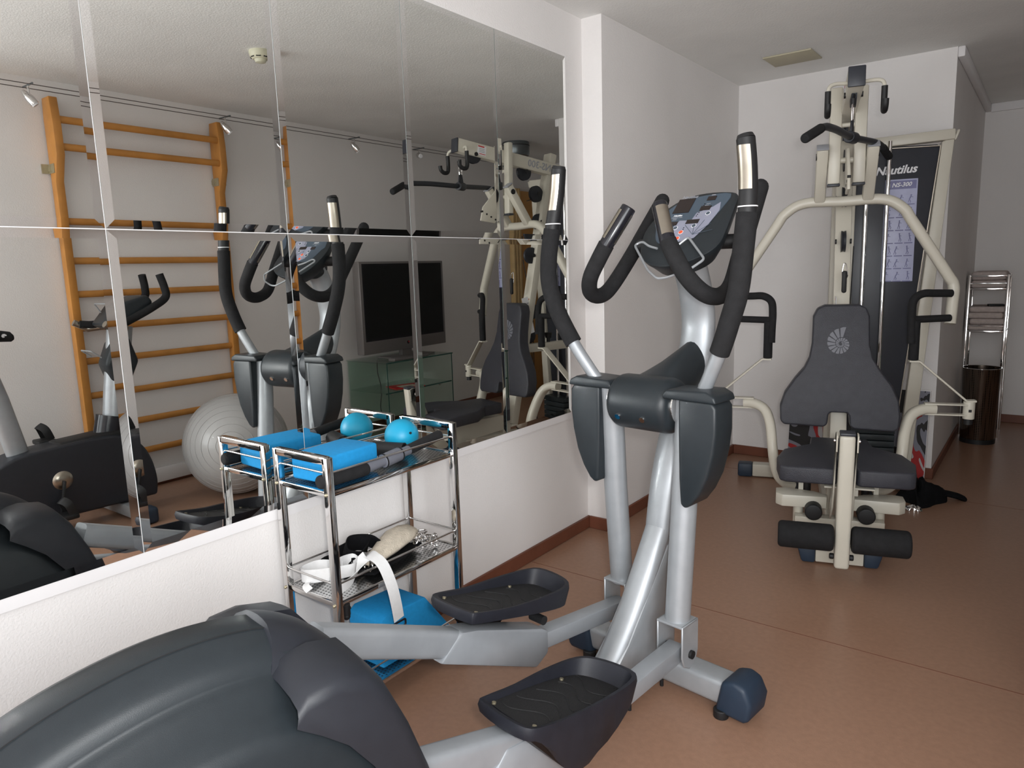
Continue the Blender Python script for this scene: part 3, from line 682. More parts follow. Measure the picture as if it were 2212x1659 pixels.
# boom
b=MB(); b.beam(g(0,.395,2.032),g(0,-.80,1.862),.062,.078,bev=.006); bo=gpart('top_boom',b)
b=MB(); b.beam(g(0,.393,2.030),g(0,.404,2.031),.066,.082,bev=.004); gpart('end_cap',b,'panel',bo)
b=MB(); b.box(g(-.0316,.228,2.008),(.001,.062,.055),rot=Matrix.Rotation(R(-8.1),3,'X')); l2=gpart('warning_label',b,'white',bo)
b=MB(); b.box(g(-.0325,.231,2.031),(.0006,.045,.007),rot=Matrix.Rotation(R(-8.1),3,'X')); gpart('label_heading',b,'red',l2)
b=MB(); b.box(g(-.0325,.225,1.987),(.0006,.045,.004),rot=Matrix.Rotation(R(-8.1),3,'X')); gpart('label_heading',b,'red',l2)
for k in range(3):
    b=MB(); b.box(g(-.0325,.227,1.999+.009*k),(.0006,.040,.003),rot=Matrix.Rotation(R(-8.1),3,'X')); gpart('label_text',b,'greyprint',l2)
text('model_name','NS-300',.062,frame3(g(-.0318,-.215,1.945),(0,-1,.142),(0,.142,1))@Matrix.Identity(4),'greyprint',bo,bold=.0008)
for s in (-1,1):
    hk=[g(s*.03,.355,2.015),g(s*.085,.375,2.012),g(s*.105,.385,1.985),g(s*.105,.385,1.90),g(s*.105,.41,1.885),g(s*.105,.435,1.90),g(s*.105,.44,1.925)]
    b=MB(); b.tube(smooth(hk[:4],4),.008,n=10); h=gpart('hook_arm',b,'cream',bo)
    b=MB(); b.tube(smooth([Vector(hk[2]),Vector(hk[3]),Vector(hk[4]),Vector(hk[5]),Vector(hk[6])],5),.012,n=12); gpart('hook',b,'black',bo)
def pulley(a,f,z,r=.052,par=None,cap=True):
    p=par or GY
    b=MB(); b.lathe([(0,-.011),(r*.75,-.011),(r,-.010),(r*.93,0),(r,.010),(r*.75,.011),(0,.011)],g(a,f,z),32,axis='x'); o=gpart('pulley',b,'slated',p)
    if cap:
        for s in (-1,1):
            b=MB(); b.cyl(g(a+s*.030,f,z),g(a+s*.037,f,z),.012,14); gpart('axle_cap',b,'black',o) if p is GY else b.bm.free()
    return o
for f,z in ((.27,1.985),(-.11,1.905),(-.215,1.775),(-.235,1.60),(-.16,1.385),(-.42,1.86),(-.19,1.02),(-.16,.86)): pulley(.0 if z>1.9 else (.015 if z>1.1 else .06),f,z)
# hangers beside the boom
for s in (-1,1):
    x=s*.052
    b=MB(); b.beam(g(x,.045,2.065),g(x,.055,1.640),.036,.052,up=(1,0,0),bev=.008); hg=gpart('hanger_tube',b)
    b=MB(); b.beam(g(x,.055,1.642),g(x,.055,1.630),.038,.054,up=(1,0,0),bev=.003); gpart('tube_plug',b,'panel',hg)
    for z in (2.04,1.86,1.70):
        b=MB(); b.cyl(g(x+s*.018,.050,z),g(x+s*.021,.050,z),.012,14); gpart('bolt_cap',b,'black',hg)
    # press yoke uprights
    x=s*.104
    b=MB(); b.beam(g(x,.095,1.800),g(x,-.055,1.575),.046,.050,up=(1,0,0),bev=.010); yk=gpart('yoke_tube',b)
    b=MB(); b.beam(g(x,.0955,1.801),g(x,.099,1.806),.047,.051,up=(1,0,0),bev=.001); gpart('tube_plug',b,'greyprint',yk)
    b=MB(); b.cyl(g(x+s*.023,.075,1.765),g(x+s*.027,.075,1.765),.016,16); gpart('bolt_cap',b,'black',yk)
for z,fz in ((1.745,.05),(1.90,.05)):
    b=MB(); b.cyl(g(-.085 if z<1.8 else -.05,fz,z),g(.085 if z<1.8 else .05,fz,z),.013 if z<1.8 else .010,14); gpart('cross_axle',b)
b=MB(); b.prism([(-.02,1.80),(-.055,1.66),(-.13,1.585),(-.235,1.60),(-.215,1.68),(-.11,1.79)],'x',-.006,.006,bev=.002)
sp=gpart('adjustment_plate',b); sp.location=(.0,-.0,0)
for k in range(5):
    b=MB(); b.cyl(g(-.0075,.222-.032*k,1.655-.016*k),g(.0075,.222-.032*k,1.655-.016*k),.006,10); gpart('hole',b,'black',sp)
# curved press arch with handles
ar=[g(0,-.062,1.570),g(.17,-.062,1.570),g(.255,-.065,1.525),g(.30,-.072,1.46),g(.455,-.10,1.22),g(.488,-.105,1.16),g(.486,-.098,1.08),g(.478,-.078,.985)]
full=[(-p[0],p[1],p[2]) for p in ar[::-1]][:-1]+ar
b=MB(); b.tube(smooth(full,6),.026,n=20,sec=(.024,.027),up=(0,1,0),square=2.6); ac=gpart('press_arch',b)
for s in (-1,1):
    hp=[g(s*.472,-.06,1.128),g(s*.40,-.02,1.131),g(s*.345,.01,1.131),g(s*.308,.03,1.105),g(s*.300,.04,1.05),g(s*.302,.045,.97),g(s*.303,.05,.905)]
    b=MB(); b.tube(smooth(hp,6),.0180,n=16); h=gpart('press_handle',b,'foam')
    b=MB(); b.tube([g(s*.470,-.05,1.015),g(s*.30,.043,1.015)],.0165,n=14); gpart('handle_bar',b,'foam',h)
# chest-fly arms
for s in (-1,1):
    pa=[g(s*.425,.00,.592),g(s*.375,.01,.592),g(s*.325,.03,.565),g(s*.298,.06,.50),g(s*.285,.10,.40),g(s*.272,.11,.31),g(s*.252,.095,.245),g(s*.220,.07,.205),g(s*.185,.05,.190)]
    b=MB(); b.tube(smooth(pa,6),.028,n=18,sec=(.024,.030),square=2.8,up=(0,1,0)); a_=gpart('fly_arm',b)
    b=MB(); b.beam(pa[-1],g(s*.158,.035,.186),.054,.062,bev=.010); gpart('end_plug',b,'panel',a_)
    for z in (.570,.618):
        b=MB(); b.bb(*[tuple(v) for v in ((min(s*.38,s*.56),-.022,z-.003),(max(s*.38,s*.56),.022,z+.003))],bev=.001); gpart('link_plate',b,'cream',a_)
    b=MB(); b.cyl(g(s*.562,0,.552),g(s*.562,0,.634),.024,22,bev=.003); pc=gpart('pivot_sleeve',b,'cream',a_)
    b=MB(); b.cyl(g(s*.562,0,.526),g(s*.562,0,.552),.017,14); gpart('pivot_nut',b,'black',a_)
    b=MB(); b.box(g(s*.562,.024,.593),(.012,.004,.012)); gpart('grub_screw',b,'black',a_)
    b=MB(); b.tube([g(s*.585,0,.637),g(s*.548,.003,.637),g(s*.545,.003,.640),g(s*.345,.03,.820),g(s*.340,.03,.822),g(s*.300,.032,.822)],.02,n=8,sec=(.005,.021),square=5,up=(0,1,0)); gpart('grip_bracket',b,'cream',a_)
    b=MB(); b.cyl(g(s*.318,.035,.826),g(s*.318,.035,1.012),.0215,20,bev=.006); gpart('fly_grip',b,'foam',a_)
# back pad
o_=[(-.065,1.085),(.085,1.085),(.115,1.07),(.130,1.03),(.134,.90),(.150,.835),(.185,.775),(.235,.705),(.262,.64),(.270,.57),(.265,.515),(.245,.497),(.075,.503),(.058,.515),(.054,.565),(.045,.577),(-.028,.577),(-.036,.565),(-.040,.520),(-.055,.507),(-.235,.512),(-.252,.530),(-.255,.60),(-.235,.665),(-.190,.735),(-.150,.785),(-.128,.835),(-.118,.90),(-.116,1.03),(-.098,1.07)]
b=MB(); b.prism(o_,'y',-.088,-.012,bev=.020,seg=4)
for v in b.bm.verts: v.co.y+= (v.co.z-.75)*.16+.012
bp_=gpart('back_pad',b,'vinyl')
# shell emblem: wedges of a spiral (angles from upper right, shrinking anticlockwise)
em=MB()
def rad(t): return .078*math.exp(-.155*t)
def ept(t,r,c=(.008,.902)):
    a=R(72)+t; x=c[0]+r*math.cos(a); z=c[1]+r*math.sin(a); return Vector((x,-.0905+(z-.75)*.16+.012,z))
nseg=30; dt=2*PI/15
for k in range(nseg):
    t0=k*dt+.05; t1=(k+1)*dt-.05; ro0,ro1=rad(t0),rad(t1); ri0,ri1=rad(t0+2*PI)*1.14,rad(t1+2*PI)*1.14
    if k==0: ro0*=1.05
    em._add([ept(t0,ri0),ept(t0,ro0),ept((t0+t1)/2,(ro0+ro1)/2*1.02),ept(t1,ro1),ept(t1,ri1)],[(0,1,2,3,4)])
em.build('shell_emblem','logo',bp_,flat=True)
b=MB(); b.beam(g(0,.02,.90),g(0,-.03,.90),.05,.20,bev=.004); gpart('pad_mount',b)
# seat
so_=[(-.115,-.20),(.125,-.20),(.135,-.34),(.235,-.46),(.262,-.60),(.250,-.70),(.225,-.715),(.050,-.715),(.038,-.70),(.038,-.60),(-.030,-.60),(-.030,-.70),(-.042,-.715),(-.225,-.715),(-.250,-.70),(-.262,-.60),(-.235,-.46),(-.125,-.34)]
b=MB(); b.prism(so_,'z',.410,.478,bev=.030,seg=4)
for v in b.bm.verts: v.co.z-= max(0,(-v.co.y-.60))*.10
gpart('seat_pad',b,'vinyl')
b=MB(); b.prism([(-.12,.15),(-.12,.37),(-.62,.37),(-.62,.33),(-.50,.30),(-.46,.12),(-.40,.06),(-.34,.06)],'x',-.014,.056,bev=.003); gpart('seat_frame',b)
b=MB(); b.box(g(.02,.58,.368),(.19,.12,.008),bev=.002); gpart('seat_plate',b)
# leg extension
b=MB(); b.beam(g(-.008,.790,.630),g(-.008,.755,.072),.052,.056,up=(1,0,0),bev=.013,seg=3); le=gpart('leg_extension_post',b)
b=MB(); b.beam(g(-.008,.790,.628),g(-.008,.791,.640),.050,.056,up=(1,0,0),bev=.004); gpart('tube_plug',b,'panel',le)
for s in (-1,1):
    x=-.008+s*.037
    b=MB(); b.prism([(-.805,.625),(-.79,.632),(-.765,.632),(-.75,.62),(-.75,.43),(-.70,.30),(-.60,.22),(-.56,.26),(-.66,.36),(-.715,.46),(-.765,.555),(-.80,.56)],'x',x-.003,x+.003,bev=.001); gpart('pivot_plate',b,'cream',le)
    b=MB(); b.cyl(g(x+s*.003,.775,.60),g(x+s*.010,.775,.60),.008,12); gpart('pivot_bolt',b,'chrome',le)
    b=MB(); b.cyl(g(-.008+s*.028,.752,.115),g(-.008+s*.045,.752,.115),.012,12,bev=.004); gpart('bolt_cap',b,'black',le)
    b=MB(); b.cyl(g(-.008+s*.032,.765,.196),g(-.008+s*.242,.765,.196),.054,32,bev=.016); gpart('shin_roller',b,'foam',le)
    # lower fly linkages and rollers at the seat base
    b=MB(); b.prism([(s*.045,-.40),(s*.10,-.36),(s*.22,-.33),(s*.262,-.345),(s*.262,-.42),(s*.235,-.45),(s*.05,-.44)],'z',.208,.262,bev=.004); pb=gpart('linkage_arm',b)
    b=MB(); b.cyl(g(s*.165,.40,.11),g(s*.165,.40,.215),.022,18); gpart('linkage_post',b,'cream')
    b=MB(); b.bb(*((min(0,s*.18),-.475,.125),(max(0,s*.18),-.415,.175)),bev=.004); gpart('cross_bar',b,'cream')
    b=MB(); b.cyl(g(s*.105,.38,.205),g(s*.105,.50,.205),.036,22,bev=.006); gpart('thigh_stop',b,'black')
    b=MB(); b.cyl(g(s*.125,.22,.205),g(s*.125,.22,.29),.018,14,bev=.006); gpart('adjuster_knob',b,'black')
    b=MB(); b.bb(*((s*.155-.010,-.345,.255),(s*.155+.010,-.325,.30))); gpart('adjuster_tab',b,'cream')
# weight tower on the right rear
b=MB(); b.prism([(.085,.33),(.085,1.90),(.20,1.90),(.20,1.875),(.470,1.868),(.485,1.85),(.343,.33)],'y',.598,.612,bev=.002); pn=gpart('shroud_panel',b,'panel')
b=MB(); b.beam((.155,.605,1.895),(.545,.605,1.912),.06,.052,bev=.006); tw=gpart('tower_top_bar',b)
b=MB(); b.prism([(.488,1.88),(.545,1.90),(.425,.02),(.355,.02)],'y',.592,.640,bev=.006); gpart('tower_side_leg',b)
b=MB(); b.beam((.545,.61,1.91),(.560,.61,1.905),.06,.055,bev=.01); gpart('corner_cap',b,'cream')
b=MB(); b.tube([(.483,.594,1.862),(.347,.594,.35)],.0035,n=8); gpart('panel_piping',b,'elec',pn)
b=MB(); b.tube([(.2,.594,1.866),(.482,.594,1.860)],.0035,n=8); gpart('panel_piping',b,'elec',pn)
for x in (.148,.248):
    b=MB(); b.cyl((x,.572,.35),(x-.008 if 0 else x,.572,1.90),.011,18); gpart('guide_rod',b,'chrome')
for k in range(9):
    b=MB(); b.bb((.11,.50,.06+.036*k),(.335,.585,.092+.036*k),bev=.004); gpart('weight_plate',b,'weight')
b=MB(); b.beam((.085,.598,1.9),(.085,.598,.08),.02,.025,up=(1,0,0),bev=.003); gpart('tower_inner_leg',b,'cream')
b=MB(); b.beam(g(.02,-.66,.06),g(.02,-.66,1.94),.05,.07,up=(1,0,0),bev=.006); gpart('rear_upright',b,'cream')
text('maker_name','Nautilus',.058,frame3((.283,.5965,1.752),(1,0,.03),(0,0,1)),'white',pn,shear=.3,bold=.0016)
b=MB(); b.bb((.237,.5955,1.172),(.390,.5975,1.705),bev=.0006); ps=gpart('exercise_chart',b,'sticker',pn)
b=MB(); b.bb((.243,.5948,1.655),(.384,.5953,1.698)); gpart('chart_header',b,'stick2',pn)
text('model_name','NS-300',.030,frame3((.314,.594,1.676),(1,0,.03),(0,0,1)),'white',pn,shear=.3,bold=.0006)
fg=MB(); cp_=MB()
random.seed(5)
for r_ in range(7):
    for c_ in range(3):
        x=.248+.046*c_; z=1.580-.067*r_
        cp_.bb((x+.001,.5949,z-.0075),(x+.040,.5953,z-.0025))
        # little training figure
        hx=x+.018+random.uniform(-.006,.008); lean=random.uniform(-.3,.5); hz=z+.045-abs(lean)*.008
        fg.cyl((hx,.5952,hz),(hx,.5947,hz),.0038,10)
        hip=(hx-lean*.018,hz-.022)
        def ln(a,b_,w=.0030): fg.beam((a[0],.595,a[1]),(b_[0],.595,b_[1]),.0006,w,up=(b_[1]-a[1],0,-(b_[0]-a[0])))
        ln((hx,hz-.004),hip,.0052); ln(hip,(hip[0]+.006,hip[1]-.010)); ln((hip[0]+.006,hip[1]-.010),(hip[0]+.003,z+.002)); ln(hip,(hip[0]-.005,z+.003)); ln((hx,hz-.007),(hx+.010,hz-.012),.0022)
fg.build('chart_figures','stick2',ps,flat=True); cp_.build('chart_captions','stick2',ps,flat=True)
# cables
for pth in ([g(0,.27,1.935),g(0,.33,1.975)],[g(0,.27,2.035),g(0,-.42,1.905)],[g(.015,-.14,1.73),g(.015,-.42,1.80)],[g(.06,-.13,1.36),g(.06,-.19,1.06)],[g(.06,-.2,.98),g(.06,-.2,.1)],[g(.09,-.2,.85),g(.09,-.25,.1)]):
    b=MB(); b.tube(pth,.0028,n=8); gpart('cable',b,'black')
b=MB(); b.beam(g(0,-.06,.785),g(0,-.60,.785),.05,.055,bev=.005); mb_=gpart('mid_beam',b)
b=MB(); b.cyl(g(0,-.28,.81),g(0,-.28,.84),.012,14); b.cyl(g(0,-.28,.84),g(0,-.28,.875),.020,12,r2=.026); gpart('star_knob',b,'black',mb_)
# lat pulldown bar, hung from the boom
LB=thing('pulldown_bar','black angled pulldown bar hanging from the top boom of the gym','exercise bar',GY.matrix_basis@Vector(g(-.005,.372,1.80)) if 0 else (0,0,0))
def gw(a,f,z):
    t=R(16.4); return Vector((.975+a*math.cos(t)+f*math.sin(t),3.675+a*math.sin(t)-f*math.cos(t),z))
hub=gw(-.008,.372,1.800); LB.location=hub
def lb(nm,b,m,par=None): return b.build(nm,m,par or LB)
rel=[Vector(p)-hub for p in ((1.046,2.732,1.726),(1.076,2.868,1.782),(1.074,3.05,1.793),(1.072,3.318,1.800),(1.098,3.60,1.810),(1.112,3.70,1.810),(1.122,3.86,1.770))]
rel[3]=Vector((0,0,-.004))
b=MB(); b.tube(fillet(rel,.05,4),.0140,n=16); br=lb('bar',b,'slated')
for a_,c_ in ((rel[0],rel[1]),(rel[-1],rel[-2])):
    d=(c_-a_).normalized(); b=MB(); b.cyl(a_-d*.008,a_+d*.125,.0175,18,bev=.008); lb('grip_sleeve',b,'foam')
b=MB(); b.cyl((-.005,-.03,-.004),(.005,.03,-.004),.024,20,bev=.004); lb('hub_sleeve',b,'slated')
b=MB(); b.prism([(-.022,.015),(.022,.015),(.012,.062),(0,.068),(-.012,.062)],'x',-.004,.004,bev=.001); lb('hanger_lug',b,'slated')
cl=[(0,.0,.052),(0,.012,.062),(0,.013,.10),(0,.008,.125),(0,-.006,.128),(0,-.012,.105),(0,-.008,.062)]
b=MB(); b.tube(smooth(cl,4,closed=True),.0034,n=8,closed=True); lb('snap_hook',b,'chrome')
b=MB(); b.cyl((0,0,.124),(0,0,.150),.010,12); lb('cable_end',b,'black')
# a spare snap hook on the upright's slot
q=gw(.016,-.010,1.245)
b=MB(); b.tube([q+Vector(p) for p in smooth([(0,0,.035),(.008,-.004,.02),(.015,-.006,-.02),(.008,-.006,-.036),(-.006,-.006,-.034),(-.010,-.005,-.01),(-.006,0,.028)],4,closed=True)],.0026,n=8,closed=True)
tag(b.build('snap_hook','chrome'),'silver snap hook clipped in the slot of the gym upright','snap hook')

# ------------------------------------------------------------------ back of the room
# leaning abstract prints behind the gym
def lean_print(x0,x1,y,h,lab,rz=0):
    t=thing('leaning_print',lab,'picture',((x0+x1)/2,y,0),rz)
    w=(x1-x0)/2
    rot=Matrix.Rotation(R(-7),3,'X')
    MB().box((0,h*.5*math.sin(R(7))-.02,h/2+.002),(2*w,.020,h),rot=rot,bev=.002).build('panel_board','trimw',t)
    b=MB(); b.box((0,h*.5*math.sin(R(7))-.0316,h/2+.002),(2*w-.006,.003,h-.006),rot=rot); b.build('printed_face','print',t)
lean_print(.50,.86,4.60,.50,'abstract red, black and grey print leaning on the back wall, left of the weight stack')
lean_print(1.04,1.27,4.59,.54,'abstract print with red and black swirls leaning on the wall at the column corner')
# bin
BN=thing('waste_bin','dark chrome perforated waste bin on the floor beside the column','bin',(1.432,5.86,0))
b=MB(); b.lathe([(0,.004),(.100,.004),(.103,.012),(.116,.52),(.119,.527),(.113,.527),(.100,.02),(0,.018)],(0,0,0),44); b.build('bin_body','bin',BN)
b=MB(); b.lathe([(.098,0),(.106,0),(.106,.03),(.098,.03)],(0,0,0),44); b.build('base_ring','black',BN)
b=MB(); b.tube([(.116*math.cos(a),.116*math.sin(a),.527) for a in [2*PI*k/44 for k in range(44)]],.003,n=8,closed=True); b.build('rim','chrome',BN)
# chrome towel rack
TK=thing('towel_rack','tall narrow chrome rack holding folded towels beside the column','rack',(1.42,6.20,0))
for x in (-.115,.115):
    for y in (-.15,.15): MB().bb((x-.009,y-.009,0),(x+.009,y+.009,1.16),bev=.002).build('post','chrome',TK)
for z in (.25,.76,1.06,1.15):
    for y in (-.15,.15): MB().bb((-.115,y-.006,z-.006),(.115,y+.006,z+.006),bev=.001).build('cross_rail','chrome',TK)
    for x in (-.115,.115): MB().bb((x-.006,-.15,z-.006),(x+.006,.15,z+.006),bev=.001).build('side_rail','chrome',TK)
for z in (.80,1.10): MB().cyl((-.115,-.15,z),(.115,-.15,z),.004,8).build('guard_wire','chrome',TK)
for z in (.25,.76,1.06): MB().bb((-.11,-.145,z),(.11,.145,z+.004)).build('shelf_plate','steelperf',TK)
def towel(z,dx,rz,lab,th=.042,w=.215):
    o=MB().box((0,0,th/2),(w,.27,th),bev=th*.38,seg=4).build('folded_towel','towel'); o.location=(1.42+dx,6.20,z+.0045); o.rotation_euler=(0,0,rz)
    s_=MB(); s_.box((0,-.1,th/2),(w*.985,.08,.0016)); s_.build('fold_line','fleece',o)
    tag(o,lab,'towel','folded towels on the chrome rack')
for i,(z,dx,rz,lab) in enumerate([(.76,0,.0,'pale folded towel, lowest in the stack on the rack middle shelf'),(.803,.004,.04,'pale folded towel, second from the bottom of the middle stack'),(.846,-.004,-.03,'pale folded towel, third from the bottom of the middle stack'),(.889,.0,.03,'pale folded towel, topmost of the middle stack, under the black item')]): towel(z,dx,rz,lab)
towel(1.06,0,.02,'pale folded towel between the rails of the rack top shelf',.055); towel(1.116,0,-.02,'pale folded towel lying highest on top of the chrome rack',.062,.212)
towel(.25,0,0,'pale folded towel on the rack bottom shelf, behind the bin',.06)
b=MB(); b.box((0,0,.008),(.10,.05,.014),bev=.005); o=b.build('remote_control','black'); o.location=(1.47,6.12,.936); o.rotation_euler=(0,0,.3); tag(o,'small black item lying on the stacked towels','remote control')
# black garment on the floor with a foil wrapper
def lump(nm,c,rx,ry,h,m,seed,n=40,amp=.28):
    random.seed(seed); ph=[random.uniform(0,6.28) for _ in range(8)]
    b=MB(); rg=[]
    for i in range(9):
        k=i/8; zz=h*math.sin(k*PI/2); rr=math.cos(k*PI/2)**.6 if i<8 else .02
        rg.append([Vector((rx*rr*math.cos(a)*(1+amp*math.sin(3*a+ph[0])+amp*.5*math.sin(7*a+ph[1])),ry*rr*math.sin(a)*(1+amp*math.sin(2*a+ph[2])+amp*.4*math.sin(5*a+ph[3])),.001+zz*(1+.35*math.sin(4*a+ph[4]+k*3))*(1 if k>0 else 0))) for a in [2*PI*j/n for j in range(n)]])
    b.loft(rg); o=b.build(nm,m,ang=80); o.location=c; return o
o=lump('black_garment',(1.275,4.28,0),.10,.17,.085,'cloth',4); tag(o,'crumpled black garment lying on the floor right of the gym','clothing')
b=MB(); b.tube(smooth([(.05,-.03,.03),(.10,.02,.045),(.17,.06,.03),(.20,.09,.012)],5),.022,n=12,sec=(.035,.016)); b.build('sleeve','cloth',o)
o=lump('foil_wrapper',(1.285,4.07,0),.035,.03,.02,'chrome',9,24,.3); tag(o,'small shiny wrapper on the floor beside the black garment','wrapper')
# ceiling plate
tag(MB().bb((.413,4.182,H-.008),(.668,4.408,H-.0005),bev=.002).build('ceiling_plate','vent'),'flat beige rectangular plate on the ceiling above the gym','ceiling plate')
# ------------------------------------------------------------------ things by the right wall, seen in the mirrors
WB=thing('wall_bars','beech wall bars on the right wall, seen in the mirrors','wall bars',(2.70,2.255,0))
for s in (-1,1):
    y=s*.490
    b=MB(); b.prism([(-.030,.14),(-.030,1.86),(-.085,2.00),(-.085,2.16),(-.070,2.305),(.020,2.305),(.028,2.20),(.028,.14)],'y',y-.022,y+.022,bev=.004); b.build('upright','wood',WB)
    b=MB(); b.bb((.0,y+s*.0-.03,1.915),(.036,y+s*.024+ .03 if s>0 else y+.024,1.945)); b.bb((.030,y+s*.02-.04,1.905),(.040,y+s*.02+.04,1.955)); b.bb((-.040,y-.026,1.905),(.035,y-.022,1.955)); b.build('bracket','bracket',WB)
    MB().bb((-.028,y-.022,.0),(.028,y+.022,.14),bev=.003).build('foot_block','wood',WB)
for z,x in ((2.19,-.060),(2.045,-.060),(1.64,0),(1.425,0),(1.235,0),(1.04,0),(.845,0),(.64,0),(.445,0),(.25,0)):
    b=MB(); b.tube([(x,-.490,z),(x,.490,z)],.019,n=16,sec=(.014,.020)); b.build('rung','wood',WB)
b=MB(); b.bb((.012,-.52,.02),(.038,.52,.11),bev=.003); b.build('base_board','trimw',WB)
# exercise ball
o=MB().sphere((0,0,0),.305,64).build('gym_ball','ball'); o.location=(2.13,2.355,.305); tag(o,'large silver gym ball on the floor in front of the wall bars','ball')
for k in range(1,9):
    a=.12+k*.15; pts=[Vector((-.78,-.60,.17)).to_track_quat('Z','Y')@Vector((.3055*math.sin(a)*math.cos(t),.3055*math.sin(a)*math.sin(t),.3055*math.cos(a))) for t in [2*PI*j/72 for j in range(72)]]
    MB().tube(pts,.0011,n=5,closed=True).build('moulded_ring','ball',o)
# exercise bike, seen in the mirrors
BK=thing('exercise_bike','dark upright exercise bike standing in front of the wall bars','exercise machine',(2.33,1.53,0))
def bk(nm,b,m,par=None): return b.build(nm,m,par or BK)
bod=[(-.48,.10),(-.48,.28),(-.42,.39),(-.30,.455),(-.10,.475),(.10,.48),(.22,.465),(.31,.40),(.36,.30),(.38,.18),(.37,.09)]
b=MB(); b.prism([(p.x,p.y) for p in smooth([(a,c,0) for a,c in bod],4)],'x',-.095,.095,bev=.035,seg=4); bd=bk('drive_housing',b,'slated')
b=MB(); b.prism([(-.10,.485),(.24,.50),(.26,.40),(.05,.34),(-.06,.32)],'x',-.075,.075,bev=.02,seg=3); bk('top_cover',b,'black')
for y,nm_ in ((.21,'front'),(-.46,'rear')):
    b=MB(); b.beam((-.25,y,.05),(.25,y,.05),.075,.07,bev=.012); fb=bk('foot_bar',b,'silver')
    for s in (-1,1):
        b=MB(); b.beam((s*.22,y,.045),(s*.32,y,.045),.10,.09,bev=.02,seg=3); bk('foot_cap',b,'navy',fb)
b=MB(); b.tube([(0,.21,.42),(0,.25,.70),(0,.31,1.06)],.05,n=22,sec=(.050,.066)); bk('mast',b,'silver')
b=MB(); b.tube([(0,.185,.45),(0,.215,.57)],.075,n=20,sec=(.066,.086)); bk('mast_boot',b,'gloss')
b=MB(); b.prism([(.19,.86),(.24,.98),(.33,1.0),(.37,.86),(.31,.74),(.22,.76)],'x',-.058,.058,bev=.02,seg=3); bc=bk('bottle_holder',b,'slate')
b=MB(); b.tube(fillet([(-.06,.17,.90),(-.06,.12,.94),(.06,.12,.94),(.06,.17,.90)],.012),.004,n=8); bk('wire_loop',b,'silver',bc)
b=MB(); b.prism([(.20,1.07),(.30,1.19),(.43,1.225),(.46,1.18),(.37,1.09),(.25,1.045)],'x',-.11,.11,bev=.018,seg=3); cs_=bk('console',b,'slate')
b=MB(); b.tube(fillet([(-.07,.25,1.135),(-.07,.22,1.185),(.07,.22,1.185),(.07,.25,1.135)],.012),.0035,n=8); bk('book_rest',b,'silver',cs_)
for s in (-1,1):
    hp=[(s*.10,.51,1.335),(s*.112,.525,1.26),(s*.122,.52,1.205),(s*.13,.44,1.155),(s*.12,.33,1.10),(s*.14,.24,1.07),(s*.16,.17,1.075)]
    b=MB(); b.tube(smooth(hp,6),.021,n=16); hb=bk('handlebar',b,'foam')
    b=MB(); b.tube([(s*.13,.28,1.055),(s*.18,.22,1.045),(s*.19,.15,1.085)],.018,n=14); bk('pulse_grip',b,'elec',hb)
# saddle and seat post
b=MB(); b.tube([(0,-.25,.42),(0,-.31,.74),(0,-.37,.99)],.045,n=20,sec=(.032,.05)); bk('seat_post',b,'silver')
sd=[]
for y,w,z,h in ((-.250,.014,1.055,.014),(-.262,.027,1.058,.026),(-.33,.034,1.068,.032),(-.42,.060,1.070,.036),(-.50,.105,1.075,.040),(-.56,.120,1.08,.038),(-.60,.10,1.082,.026)):
    sd.append([Vector((w*math.cos(a),y+.045,z-.012+h*math.sin(a)*(1 if math.sin(a)>0 else .9))) for a in [2*PI*j/24 for j in range(24)]])
b=MB(); b.loft(sd); sdl=bk('saddle',b,'foam')
b=MB()
for k in range(9):
    a0=k*.62+.1; r0=.014*math.exp(-.10*k); c=Vector((-.0325,-.255,1.054))
    b._add([c,c+Vector((0,r0*math.cos(a0),r0*math.sin(a0))),c+Vector((0,r0*math.cos(a0+.5),r0*math.sin(a0+.5)))],[(0,1,2)])
b.build('saddle_emblem','white',sdl,flat=True)
# crank and pedals
b=MB(); b.lathe([(0,-.108),(.028,-.108),(.042,-.100),(.05,-.094),(.05,.094),(.042,.1),(.028,.108),(0,.108)],(0,-.105,.295),28,axis='x'); bk('crank_hub',b,'elec')
for s,dy,dz in ((-1,-.035,-.165),(1,.035,.165)):
    b=MB(); b.beam((s*.115,-.105,.295),(s*.125,-.105+dy,.295+dz),.014,.022,up=(1,0,0),bev=.004); ck=bk('crank_arm',b,'black')
    b=MB(); b.box((s*.185,-.105+dy,.295+dz),(.10,.085,.026),bev=.008); bk('pedal',b,'black',ck)
    c=Vector((s*.185,-.105+dy,.295+dz)); b=MB(); b.tube(smooth([c+Vector((-.04,.02,.01)),c+Vector((-.035,.0,.07)),c+Vector((0,-.02,.09)),c+Vector((.035,0,.07)),c+Vector((.04,.02,.01))],5),.02,n=8,sec=(.003,.022)); bk('foot_strap',b,'black',ck)
# television on a glass stand
TS=thing('glass_stand','green tinted glass television stand with a middle shelf','tv stand',(2.48,4.11,0))
b=MB(); 
for nm_,lo,hi in (('side_glass',(-.22,-.375,.03),(.235,-.367,.610)),('side_glass',(-.22,.367,.03),(.235,.375,.610)),('top_glass',(-.225,-.38,.610),(.24,.38,.620)),('shelf_glass',(-.20,-.365,.370),(.225,.365,.378)),('base_glass',(-.225,-.38,.02),(.24,.38,.030)),('back_glass',(.228,-.366,.03),(.234,.366,.608))):
    MB().bb(lo,hi).build(nm_,'glass',TS)
b.bm.free()
for y in (-.371,.371):
    MB().bb((-.2225,y-.0045,.03),(-.2200,y+.0045,.61)).build('edge_line','gedge',TS)
for z in (.610,.370,.02):
    MB().bb((-.2275 if z!=.370 else -.203,-.38,z-.0002),(-.2250 if z!=.370 else -.2005,.38,z+.0102)).build('edge_line','gedge',TS)
